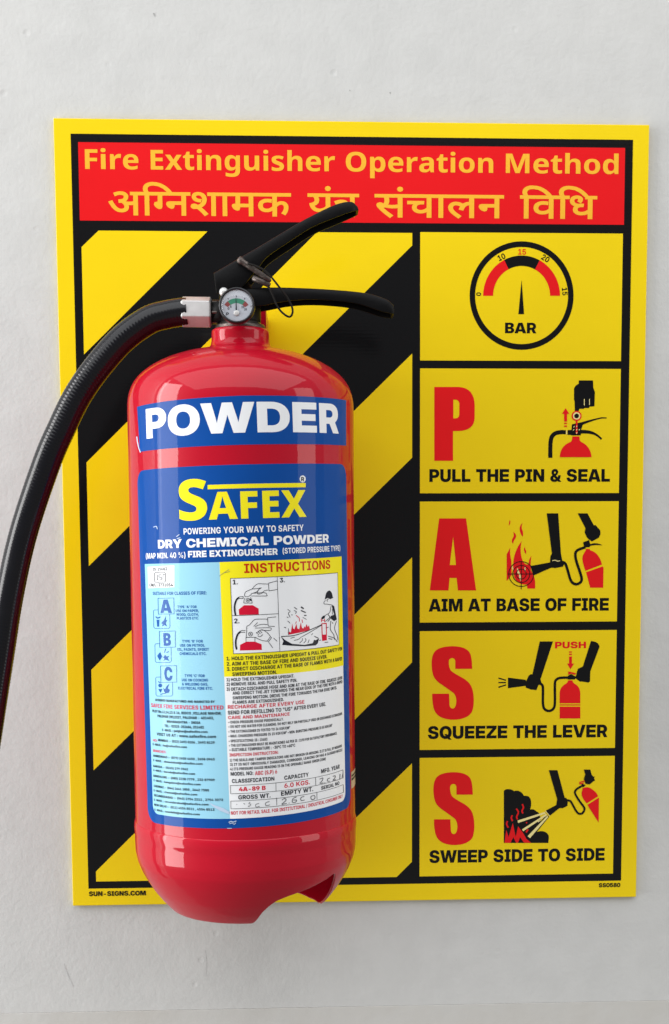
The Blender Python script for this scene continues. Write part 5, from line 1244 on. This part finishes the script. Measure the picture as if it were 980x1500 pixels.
# y runs downward inside disc(), so centres are given with the sign that puts them below the middle
dial_print('green_zone', Print(idn, .08).disc(None, HB[0], HB[1], 9.9, r_in=.68, a0=-54, a1=-126), 'green')
dial_print('red_zones', Print(idn, .08).disc(None, HB[0], HB[1], 9.9, r_in=.70, a0=-34, a1=-54).disc(None, HB[0], HB[1], 9.9, r_in=.70, a0=-126, a1=-146), 'dial_red')
pm = Print(idn, .10)
for a in (25, 60, 90, 120, 155):
    c_, s_ = math.cos(math.radians(a)), math.sin(math.radians(a))
    pm.stroke(None, [(HB[0] + 10.6 * c_, HB[1] + 10.6 * s_), (HB[0] + 11.8 * c_, HB[1] + 11.8 * s_)], .45)
pm.text2('0', 'M', -6.2, -5.0, -2.9, 1.5).text2('5', 'M', -4.6, -3.5, -1.6, 1.5).text2('15', 'M', 3.2, 5.0, -1.8, 1.5).text2('20', 'M', 5.0, 6.8, -3.4, 1.5).text2('P', 'M', -7.2, -5.4, -6.8, 2.0)
dial_print('dial_marks', pm, 'ink')
nd = Print(idn, .5).loops([[(HB[0] - .55, HB[1] - .5), (HB[0] + .55, HB[1] - .5), (HB[0] - .1, HB[1] + 10.2), (HB[0] - .4, HB[1] + 10.2)]])
dial_print('needle', nd, 'ink')
hubv = lathe_along([(1.9, 0), (1.9, .7), (1.5, .9), (.8, .95)], fc + Vector((HB[0], -.1, HB[1])), tilt, 24)
mesh('needle_hub', *hubv, 'chrome', gauge, True)
dome = lathe_along([(10.75, 0), (10.7, .25), (9, .75), (6, 1.15), (3, 1.35), (.3, 1.42)], Vector(gc) + tilt.normalized() * 7.1, tilt, 48)
dome = (dome[0], dome[1][:-2])
mesh('gauge_lens', *dome, 'glass', gauge, True)

# hose, its coupling and nut
hx = lathe_along([(9.4, 0), (10.9, 1.0), (10.9, 20.2), (9.6, 21.4)], (-104.9, AY, 147.4), (-1, 0, .01), 6, phase=math.radians(5), up=(0, 0, 1))
coup = mesh('hose_coupling', *hx, 'chrome', ext)
bevel(coup, .5, 3, .4)
nut = lathe_along([(7.8, 0), (8.9, .4), (8.9, 4.0), (7.8, 4.5)], (-100.2, AY, 147.5), (-1, 0, 0), 6, phase=math.radians(20), up=(0, 0, 1))
o = mesh('lock_nut', *nut, 'dark_steel', coup)
bevel(o, .4)
hp = [(-122, AY, 147.6), (-127, AY, 147.2), (-137, AY, 145.4), (-149.6, AY - 1, 141.2), (-167.6, AY - 2, 128.2), (-185.3, AY - 3, 108.6), (-199.6, AY - 4, 88.4), (-211.2, AY - 5, 65.8), (-222.2, AY - 6, 41.0), (-239.0, AY - 7, -6.5), (-249.8, AY - 8, -50.3), (-258.0, AY - 9, -96.0), (-265.6, AY - 10, -139.1), (-271.2, AY - 10, -171), (-277.5, AY - 10, -215), (-282, AY - 10, -262), (-284, AY - 10, -300)]
dense = []
cp_ = catmull(hp, 110)
acc = 0
dense.append(cp_[0])
for a in cp_[1:]:
    if np.linalg.norm(np.array(a) - dense[-1]) >= .4:
        dense.append(a)
mesh('hose', *tube(dense, 9.85, 40, rib=(2.4, .075, 1)), 'rubber', ext, True)
noz = lathe_along([(10.6, 0), (11.0, 1), (11.0, 14), (9, 17), (7.5, 40), (8, 62), (6, 64)], (-284, AY - 10, -298), (-.03, 0, -1), 40)
mesh('hose_nozzle', *noz, 'black_paint', ext, True)

# ------------------------------------------------------------------ stickers on the cylinder
L1, L2, L3, L4 = .12, .20, .28, .36
E_, A_, B_, C_, D_ = zone(180, 490, 2.722), zone(200, 800, 6.125), zone(320, 800, 4.9), zone(200, 1010, 6.533), zone(320, 1000, 4.9)
F_, G_, H_ = zone(325, 840, 10.316), zone(405, 840, 9.8), zone(205, 820, 7.143)

ns = round_print('name_sticker', Print(on_label, L1).loops([[(-80.5, 134.4), (92.3, 134.6), (93.4, 165.6), (4, 166.2), (-82.8, 164.9)]]), 'blue', ext)
ns['label'] = 'blue band sticker with the white word POWDER'
round_print('sticker_lettering', Print(on_label, L2).text(E_, 'POWDER', 94, 861, 430, 392.5, 122, 'B'), 'white', ns)
round_print('lifted_corner', Print(on_label, L2).stroke(zone(195, 575, 6.125), [(33, 395), (40, 450), (52, 500), (66, 538)], 9), 'scuff', ns)

lab = round_print('instruction_label', Print(on_label, L1).rect(-86, 91.4, -120.1, 121.8, (10, 9, 9, 9)), 'blue', ext)
lab['label'] = 'tall blue product label with pale blue, yellow and white fields'
p = Print(on_label, L2).rect(-78.5, -15.2, -113.5, 58.5, (6, 0, 0, 0))
round_print('pale_blue_field', p, 'pale_blue', lab)
p = Print(on_label, L2).rect(-15.2, 81.5, -17.6, 58.5)
yf = round_print('yellow_field', p, 'yellow', lab)
p = Print(on_label, L2).rect(-15.2, 81.1, -113.5, -17.6, (0, 6, 0, 0))
round_print('white_field', p, 'white', lab)

# brand name, yellow with a bar over the small capitals
p = Print(on_label, L2)
p.text(E_, 'S', 226, 338, 282, 740, 162, 'U')
p.text(E_, 'AFEX', 343, 733, 520, 733, 109, 'U')
p.path(E_, 'M338 600 L729 592 L729 609 L338 617 Z')
round_print('brand_lettering', p, 'yellow', lab)
round_print('trademark_disc', Print(on_label, L2).disc(E_, 717, 576, 12, 14), 'white', lab)
p = Print(on_label, L2)
p.text(E_, 'POWERING YOUR WAY TO SAFETY', 242, 721, 480, 790, 25)
p.text(E_, 'DRY CHEMICAL POWDER', 140, 822, 480, 843, 35, 'B')
p.text(E_, '(MAP MIN. 40 %)', 92, 250, 170, 892, 22)
p.text(E_, 'FIRE EXTINGUISHER', 260, 618, 440, 884, 26, 'B')
p.text(E_, '(STORED PRESSURE TYPE)', 637, 867, 750, 869, 22)
round_print('white_lettering', p, 'white', lab)

# certification patch
p = Print(on_label, L3).path(A_, 'M100 186 L340 172 L341 368 L107 378 Z')
round_print('certification_patch', p, 'white', lab)

# everything printed in black
p = Print(on_label, L4)
p.text(E_, 'R', 711, 723, 717, 585, 17)
p.text(A_, 'IS: 15683', 148, 275, 212, 219, 27)
p.text(A_, 'CM/L-3731054', 117, 328, 222, 362, 28)
p.stroke(H_, [(165, 132), (258, 130), (268, 140), (268, 222), (260, 233), (166, 235), (154, 225), (153, 142)], 6, smooth=False, closed=True)
for pts in ([(185, 155), (186, 210), (175, 210)], [(226, 155), (200, 157), (200, 182), (226, 184), (226, 210), (198, 211)], [(242, 212), (242, 155), (262, 154)]):
    p.stroke(H_, pts, 6, smooth=False)
for s, x0, x1, x, y, c in (
        ('DESIGNED MANUFACTURED AND MARKETED BY', 183, 748, 465, 125, 22), ('PLOT No.13,14,15 & 16, BIDCO ,VILLAGE MAHIM,', 155, 812, 480, 238, 25),
        ('PALGHAR (W),DIST, PALGHAR - 401402,', 203, 740, 470, 281, 25), ('MAHARASHTRA - INDIA', 292, 612, 450, 325, 23),
        ('TEL:- 02525-252686, 251482', 270, 645, 455, 369, 24), ('E-MAIL : palghar@safexfire.com', 247, 680, 460, 411, 22),
        ('VISIT US AT : www.safexfire.com', 197, 760, 480, 459, 27), ('MUMBAI :- (022) 2493 8106 , 2493 8129', 210, 748, 480, 514, 23),
        ('E-MAIL : ho@safexfire.com', 158, 482, 320, 551, 21), ('AHMEDABAD :- (079) 2658 4650 , 2658 0963', 162, 748, 455, 671, 22),
        ('E-MAIL : ahmedabad@safexfire.com', 163, 632, 400, 711, 20), ('BARODA :- (0265) 279 3962', 163, 492, 330, 762, 21),
        ('E-MAIL : baroda@safexfire.com', 165, 560, 360, 805, 20), ('BANGALORE :- (080) 2228 7779 , 232 87909', 165, 748, 455, 867, 22),
        ('E-MAIL : bangalore@safexfire.com', 167, 612, 390, 906, 20), ('CHENNAI :- (044) 2641 1855 , 2642 7580', 168, 693, 430, 964, 22),
        ('E-MAIL : chennai@safexfire.com', 168, 580, 370, 1002, 20), ('SECUNDERABAD :- (040) 2754 2211 , 2754 3072', 170, 828, 500, 1059, 22),
        ('E-MAIL : secunderabad@safexfire.com', 170, 688, 430, 1098, 20), ('NEW DELHI :- (011) 4554 8511 , 4554 8513', 172, 745, 460, 1149, 22),
        ('E-MAIL : newdelhi@safexfire.com', 175, 605, 390, 1190, 20)):
    p.text(C_, s, x0, x1, x, y, c)
for s, x0, x1, x, y, c in (
        ('1. HOLD THE EXTINGUISHER UPRIGHT & PULL OUT SAFETY PIN', 58, 888, 58, 820, 26), ('2. AIM AT THE BASE OF FIRE AND SQUEEZE LEVER.', 60, 780, 60, 858, 26),
        ('3. DIRECT DISCHARGE AT THE BASE OF FLAMES WITH A RAPID', 60, 888, 60, 895, 26), ('SWEEPING MOTION.', 100, 420, 100, 932, 26),
        ('1) HOLD THE EXTINGUISHER UPRIGHT.', 58, 545, 58, 970, 23), ('2) REMOVE SEAL AND PULL SAFETY PIN.', 58, 565, 58, 1003, 23),
        ('3) DETACH DISCHARGE HOSE AND AIM AT THE BASE OF FIRE. SQUEEZE LEVER', 58, 890, 58, 1038, 23)):
    p.text(B_, s, x0, x1, x, y, c)
for s, x0, x1, x, y, c in (
        ('AND DIRECT THE JET TOWARDS THE NEAR EDGE OF THE FIRE WITH A RAPID', 102, 890, 102, 86, 22), ('SWEEPING MOTION. DRIVE THE FIRE TOWARDS THE FAR EDGE UNTIL', 103, 850, 103, 120, 22),
        ('FLAMES ARE EXTINGUISHED.', 103, 470, 103, 152, 22), ('SEND FOR REFILLING TO "US" AFTER EVERY USE.', 68, 772, 68, 228, 27),
        ('• CHECK PRESSURE GAUGE PERIODICALLY.', 72, 468, 72, 293, 19), ('• DO NOT USE WATER FOR CLEANING. DO NOT RELY ON PARTIALLY USED OR DISCHARGED EXTINGUISHER.', 73, 890, 73, 325, 19),
        ('• THE EXTINGUISHER IS TESTED TO 36 KGF/CM²', 73, 515, 73, 360, 19), ('• MAX. CHARGING PRESSURE IS 15 KGF/CM² • MIN. BURSTING PRESSURE IS 55 KGF/CM²', 73, 818, 73, 393, 19),
        ('• SPECIFICATIONS: IS : 15683', 75, 352, 75, 428, 19), ('• THE EXTINGUISHER MUST BE MAINTAINED AS PER IS : 2190 FOR SATISFACTORY PERFORMANCE.', 77, 852, 77, 460, 19),
        ('• SUITABLE TEMPERATURE : -30°C TO +60°C', 80, 552, 80, 492, 21), ('1) THE SEALS AND TAMPER INDICATORS ARE NOT BROKEN OR MISSING. 2) IT IS FULL, BY WEIGHING', 82, 887, 82, 566, 19),
        ('3) IT IS NOT OBVIOUSLY DAMAGED, CORRODED, LEAKING OR HAS A CLOGGED NOZZLE', 83, 890, 83, 597, 19), ('4) ITS PRESSURE GAUGE READING IS IN THE OPERABLE RANGE (GREEN ZONE)', 84, 772, 84, 629, 19),
        ('MODEL NO:', 88, 250, 88, 668, 26), ('CLASSIFICATION', 97, 402, 97, 720, 28), ('CAPACITY', 473, 648, 473, 697, 29), ('MFG. YEAR', 737, 870, 737, 651, 29),
        ('GROSS WT.', 143, 375, 143, 838, 30), ('EMPTY WT.', 450, 680, 450, 812, 31), ('SERIAL NO', 737, 868, 737, 769, 25)):
    p.text(D_, s, x0, x1, x, y, c)
for a, b in (((85, 738), (893, 625)), ((88, 797), (895, 682)), ((88, 850), (895, 731)), ((90, 905), (897, 786))):
    q0, q1 = on_label(*D_(*a)), on_label(*D_(*b))
    p.stroke(None, [q0, q1], .26)
for a, b in (((85, 738), (88, 797)), ((88, 850), (90, 905)), ((893, 625), (895, 682)), ((895, 731), (897, 786)), ((412, 720), (413, 777)), ((697, 680), (698, 738)), ((418, 825), (419, 880)), ((706, 784), (707, 838))):
    p.stroke(D_, [a, b], 3)
round_print('black_lettering', p, 'ink', lab)
p = Print(on_label, L4)
# frame lines of the little pictures
q = [on_label(*B_(*a)) for a in ((85, 225), (857, 197), (862, 712), (108, 768))]
fx0, fx1, fy1, fy0 = (q[0][0] + q[3][0]) / 2, (q[1][0] + q[2][0]) / 2, (q[0][1] + q[1][1]) / 2, (q[2][1] + q[3][1]) / 2
xm = (on_label(*B_(422, 215))[0] + on_label(*B_(440, 750))[0]) / 2
ym = (on_label(*B_(97, 497))[1] + on_label(*B_(430, 487))[1]) / 2
for a, b in (((fx0, fy0), (fx1, fy0)), ((fx0, fy1), (fx1, fy1)), ((fx0, fy0), (fx0, fy1)), ((fx1, fy0), (fx1, fy1)), ((xm, fy0), (xm, fy1)), ((fx0, ym), (xm, ym))):
    p.stroke(None, [a, b], .32)
p.text(F_, '1.', 165, 242, 200, 165, 72)
p.text(F_, '2.', 187, 265, 220, 753, 72)
p.text(G_, '3.', 48, 120, 85, 128, 66)
LW = 8
for pts in ([(345, 345), (345, 310), (365, 275), (455, 235)], [(455, 235), (500, 185), (550, 155), (620, 157), (700, 160)], [(835, 112), (705, 146)], [(705, 146), (712, 263)], [(712, 263), (840, 241)],
            [(700, 250), (640, 262), (600, 300), (550, 310), (535, 290), (560, 240), (600, 215)], [(465, 235), (560, 225), (600, 215)], [(450, 300), (640, 290), (680, 325), (660, 340), (445, 340)],
            [(470, 297), (520, 280), (540, 262)], [(330, 445), (337, 400), (350, 370)], [(458, 445), (450, 400), (432, 360)], [(345, 345), (380, 352), (430, 330), (450, 300)], [(330, 447), (460, 447)],
            [(262, 350), (322, 350)], [(262, 377), (322, 377)], [(322, 345), (322, 382)],
            [(375, 870), (378, 800), (420, 775), (490, 700), (560, 690), (690, 690)], [(820, 655), (690, 668)], [(690, 668), (700, 795)], [(700, 795), (800, 800)], [(480, 800), (540, 740)], [(500, 805), (580, 772), (690, 770)],
            [(500, 825), (720, 820), (745, 845), (715, 862), (600, 855)], [(520, 900), (600, 850), (680, 890), (750, 970)], [(505, 965), (600, 1010), (700, 1025)], [(750, 970), (705, 1030)], [(705, 1035), (770, 1125)],
            [(780, 975), (835, 1025)], [(730, 960), (690, 1015)], [(285, 862), (355, 862)], [(285, 888), (355, 888)], [(365, 960), (365, 1030)], [(500, 960), (500, 1030)], [(365, 965), (500, 965)], [(375, 870), (372, 920), (365, 960)],
            [(520, 890), (560, 930)], [(545, 875), (585, 915)], [(570, 862), (610, 900)], [(540, 940), (580, 955), (620, 920)]):
    p.stroke(F_, pts, LW)
p.disc(F_, 393, 403, 32, r_in=.75)
p.disc(F_, 393, 403, 12)
p.disc(F_, 433, 915, 34, r_in=.75)
p.disc(F_, 433, 915, 12)
p.stroke(F_, [(262, 360), (220, 400), (195, 480), (195, 560), (207, 632)], 26)
p.stroke(F_, [(285, 875), (240, 920), (212, 1010), (212, 1090), (225, 1150)], 26)
p.stroke(F_, [(420, 385), (445, 410)], 20)
for pts, w_ in (([(160, 515), (195, 545), (170, 570), (195, 630)], 8), ([(255, 485), (295, 515)], 10), ([(250, 530), (285, 550), (270, 575)], 8), ([(350, 480), (390, 505)], 20), ([(350, 530), (420, 562)], 15),
                ([(395, 602), (430, 602)], 13), ([(375, 630), (430, 660)], 7), ([(160, 680), (195, 715)], 8), ([(112, 770), (135, 782)], 12), ([(148, 622), (170, 636)], 8), ([(215, 590), (228, 600)], 12),
                ([(65, 905), (250, 890), (420, 835), (650, 735)], 11), ([(340, 920), (470, 850), (650, 740)], 8), ([(250, 960), (300, 950), (340, 930)], 8), ([(330, 1000), (370, 960), (370, 930)], 8),
                ([(390, 1000), (422, 960), (410, 930)], 8), ([(450, 1000), (468, 950)], 8), ([(170, 880), (172, 790)], 8), ([(200, 930), (260, 915)], 8), ([(500, 885), (520, 860)], 8), ([(540, 900), (600, 930)], 10),
                ([(700, 385), (678, 420), (690, 440), (720, 440), (810, 457)], 8), ([(745, 365), (722, 385), (735, 402)], 8), ([(780, 470), (762, 560), (700, 600), (672, 625)], 8), ([(805, 480), (800, 590)], 7), ([(740, 590), (770, 640), (735, 690)], 10),
                ([(700, 690), (770, 625)], 9), ([(780, 680), (772, 800), (820, 880), (830, 950)], 9), ([(860, 680), (832, 790), (872, 900), (880, 960)], 8), ([(740, 900), (830, 930), (872, 985)], 9), ([(745, 935), (800, 945)], 12), ([(800, 700), (808, 720)], 9),
                ([(640, 955), (610, 960)], 8), ([(690, 990), (740, 985)], 9), ([(715, 780), (745, 770)], 9)):
    p.stroke(G_, pts, w_)
p.path(G_, 'M65 905 L130 960 L220 1010 L400 1025 L520 1000 L540 950 L560 960 L610 930 L590 1005 L560 1032 L400 1045 L200 1035 L80 1025 L100 970 Z')
p.path(G_, 'M690 375 L700 330 Q710 250 760 245 Q800 265 805 340 L815 348 L770 370 L735 350 Z')
p.path(G_, 'M790 460 L825 465 L850 590 L865 660 L825 685 L780 650 L775 610 L826 590 Z')
p.path(G_, 'M665 610 L700 600 L690 640 L655 660 L640 640 Z')
round_print('picture_lines', p, 'ink', lab)

# printed in blue: classes of fire
p = Print(on_label, L3)
p.text(A_, 'SUITABLE FOR CLASSES OF FIRE:', 147, 630, 390, 437, 29)
for s, x0, x1, x, y, c in (("TYPE 'A' FOR", 367, 540, 450, 556, 23), ('USE ON PAPER,', 352, 558, 455, 591, 23), ('WOOD, CLOTH,', 357, 558, 457, 625, 23), ('PLASTICS ETC.', 362, 560, 460, 658, 23),
                           ("TYPE 'B' FOR", 410, 595, 502, 865, 24), ('USE ON PETROL', 390, 612, 502, 902, 24), ('OIL, PAINTS, SPIRIT', 365, 650, 508, 939, 24), ('CHEMICALS ETC.', 387, 628, 508, 977, 24),
                           ("TYPE 'C' FOR", 432, 612, 522, 1175, 24), ('USE ON COOKING', 407, 642, 524, 1214, 24), ('& WELDING GAS,', 410, 642, 526, 1251, 24), ('ELECTRICAL FIRE ETC.', 375, 685, 530, 1288, 24)):
    p.text(A_, s, x0, x1, x, y, c)
round_print('blue_lettering', p, 'ink_blue', lab)
p = Print(on_label, L3)
for s, x0, x1, y, c, box_, low in (('A', 215, 318, 600, 120, (193, 335, 468, 610), (152, 300, 572, 738)), ('B', 244, 310, 894, 114, (205, 347, 764, 908), (165, 312, 875, 1043)), ('C', 252, 325, 1207, 122, (216, 359, 1075, 1222), (172, 325, 1174, 1345))):
    p.text(A_, s, x0, x1, (x0 + x1) / 2, y, c, 'B')
    a, b, t, u = box_
    p.stroke(A_, [(a, t), (b, t - 3), (b + 2, u - 2), (a + 3, u)], 4, smooth=False, closed=True)
    a2, b2, t2, u2 = low
    p.stroke(A_, [(a + 2, t2), (a2 + 8, t2 + 1), (a2, t2 + 10), (a2 + 3, u2 - 12), (a2 + 14, u2), (b2 - 12, u2), (b2, u2 - 12), (b2 - 2, u + 2)], 4, smooth=False)
p.path(A_, 'M180 660 L205 660 L202 722 L185 722 Z')
p.stroke(A_, [(172, 632), (190, 645), (215, 635)], 10)
p.path(A_, 'M222 690 L245 665 L265 625 L262 660 L275 665 L262 690 L275 720 L250 708 L232 722 L235 700 Z')
p.path(A_, 'M185 985 L212 950 L232 990 L208 1025 Z')
p.path(A_, 'M238 1000 L255 975 L268 990 L292 985 L280 1005 L295 1030 L262 1018 L240 1030 L252 1010 Z')
p.stroke(A_, [(250, 955), (262, 920)], 7)
p.stroke(A_, [(268, 955), (290, 945)], 7)
p.disc(A_, 213, 1250, 17)
p.path(A_, 'M195 1282 L232 1282 L215 1315 Z')
p.stroke(A_, [(195, 1215), (215, 1225)], 8)
p.path(A_, 'M240 1270 L255 1285 L270 1255 L295 1235 L280 1275 L300 1290 L290 1315 L262 1320 L245 1300 Z')
p.stroke(A_, [(215, 1330), (265, 1318)], 7)
round_print('fire_class_icons', p, 'ink_blue', lab)

# printed in red
p = Print(on_label, L3)
p.text(C_, 'SAFEX FIRE SERVICES LIMITED', 142, 832, 490, 190, 38)
p.text(C_, 'HO:', 158, 200, 180, 499, 24)
p.text(C_, 'BRANCHES :', 160, 293, 225, 605, 25)
round_print('company_lettering', p, 'ink_red', lab)
p = Print(on_label, L3)
p.text(D_, 'RECHARGE AFTER EVERY USE', 68, 618, 68, 188, 26)
p.text(D_, 'CARE AND MAINTENANCE', 70, 512, 70, 262, 23)
p.text(D_, 'INSPECTION INSTRUCTION:', 80, 430, 80, 530, 22)
p.text(D_, 'ABC (S.P) 6', 263, 422, 263, 664, 28)
p.text(D_, '4A-89 B', 147, 340, 147, 780, 30, 'B')
p.text(D_, '6.0 KGS.', 473, 657, 473, 755, 32)
p.text(D_, 'NOT FOR RETAIL SALE. FOR INSTITUTIONAL / INDUSTRIAL CONSUMER ONLY', 90, 893, 90, 948, 25)
round_print('red_lettering', p, 'ink_red', lab)
p = Print(on_label, L3)
p.path(F_, 'M255 545 L335 480 L465 480 L555 530 L558 618 L262 628 Z')
p.path(F_, 'M275 1080 L370 1030 L500 1030 L600 1070 L605 1155 L272 1165 Z')
p.path(G_, 'M170 880 L182 830 L205 850 L225 720 L240 790 L258 800 L285 720 L300 790 L325 800 L350 700 L365 780 L385 790 L400 760 L415 775 L430 725 L450 770 L465 740 L478 795 L475 815 L330 850 Z')
for pts in ([(280, 600), (325, 640), (330, 690)], [(365, 660), (375, 710)], [(275, 720), (285, 690)], [(640, 650), (650, 700)], [(690, 650), (690, 700)], [(650, 672), (690, 672)]):
    p.stroke(G_, pts, 11)
p.stroke(G_, [(650, 722), (713, 716), (716, 890), (655, 890)], 14, smooth=False, closed=True)
p.path(G_, 'M648 880 L722 875 L722 958 L655 970 Z', dl=.02)
round_print('picture_red', p, 'ink_red', lab)
p = Print(on_label, L3).text(B_, 'INSTRUCTIONS', 185, 803, 490, 181, 66, 'M')
round_print('heading_lettering', p, 'ink_brick', yf)
p = Print(on_label, L2 + .04).loops([[(fx0, fy0), (fx1, fy0), (fx1, fy1), (fx0, fy1)]])
round_print('picture_field', p, 'white', yf)

# pen marks, scuffs
p = Print(on_label, L4 + .05)
p.stroke(D_, [(725, 692), (748, 684), (744, 702), (728, 722), (752, 718)], 5)
p.stroke(D_, [(762, 716), (764, 719)], 6)
p.stroke(D_, [(800, 684), (784, 690), (782, 705), (798, 708)], 5)
p.stroke(D_, [(820, 672), (836, 668), (836, 682), (822, 700), (842, 695)], 5)
p.stroke(D_, [(852, 697), (854, 700)], 6)
p.stroke(D_, [(872, 655), (870, 695)], 5)
p.stroke(D_, [(893, 650), (886, 682)], 4)
p.stroke(D_, [(455, 842), (475, 830), (486, 840), (470, 858), (456, 872), (490, 866)], 5)
p.stroke(D_, [(505, 862), (508, 865)], 7)
p.stroke(D_, [(560, 818), (535, 832), (530, 856), (552, 858), (560, 842), (536, 842)], 5)
p.stroke(D_, [(615, 815), (592, 825), (594, 845), (618, 842)], 5)
p.stroke(D_, [(690, 808), (664, 816), (668, 838), (690, 832), (692, 812)], 5)
for a, b in (((130, 872), (134, 875)), ((180, 866), (190, 872)), ((212, 885), (222, 888))):
    p.stroke(D_, [a, b], 5)
p.stroke(D_, [(228, 858), (218, 866), (232, 874), (222, 886)], 4)
p.stroke(D_, [(292, 866), (268, 874), (272, 892), (296, 886)], 4)
p.stroke(D_, [(366, 852), (340, 862), (342, 882), (370, 876)], 4)
round_print('handwriting', p, 'grime', lab)
p = Print(on_label, L4 + .05)
p.stroke(A_, [(742, 270), (775, 245), (830, 208)], 3)
p.stroke(A_, [(790, 240), (838, 226)], 3)
round_print('pen_scratch', p, 'grime', lab)
p = Print(on_label, L4)
p.stroke(C_, [(882, 1272), (905, 1262), (925, 1268), (955, 1258)], 9)
p.stroke(C_, [(890, 1285), (915, 1278), (935, 1290), (950, 1275)], 6)
p.stroke(C_, [(868, 1328), (912, 1328)], 6)
p.stroke(E_, [(122, 768), (134, 765), (138, 776)], 3)
p.stroke(E_, [(214, 806), (226, 797)], 3)
p.stroke(E_, [(216, 814), (230, 810)], 3)
round_print('scuffs', p, 'scuff', lab)
p = Print(on_label, L4)
p.path(C_, 'M690 1078 L730 1100 L830 1135 L888 1170 L888 1195 L800 1160 L735 1120 Z')
round_print('pale_scratch', p, 'scuff', lab)

st = round_print('side_sticker', Print(on_label, L2).loops([[(93.5, -96.2), (128, -97.2), (128, -109.5), (93.5, -108.3)]]), 'tape', ext)
st['label'] = 'beige paper sticker at the right edge of the cylinder'
round_print('sticker_print', Print(on_label, L3).loops([[(94.5, -98.5), (126, -99), (126, -100.3), (94.5, -99.8)]]).loops([[(94.5, -101), (126, -101.5), (126, -103), (94.5, -102.6)]]), 'ink', st)
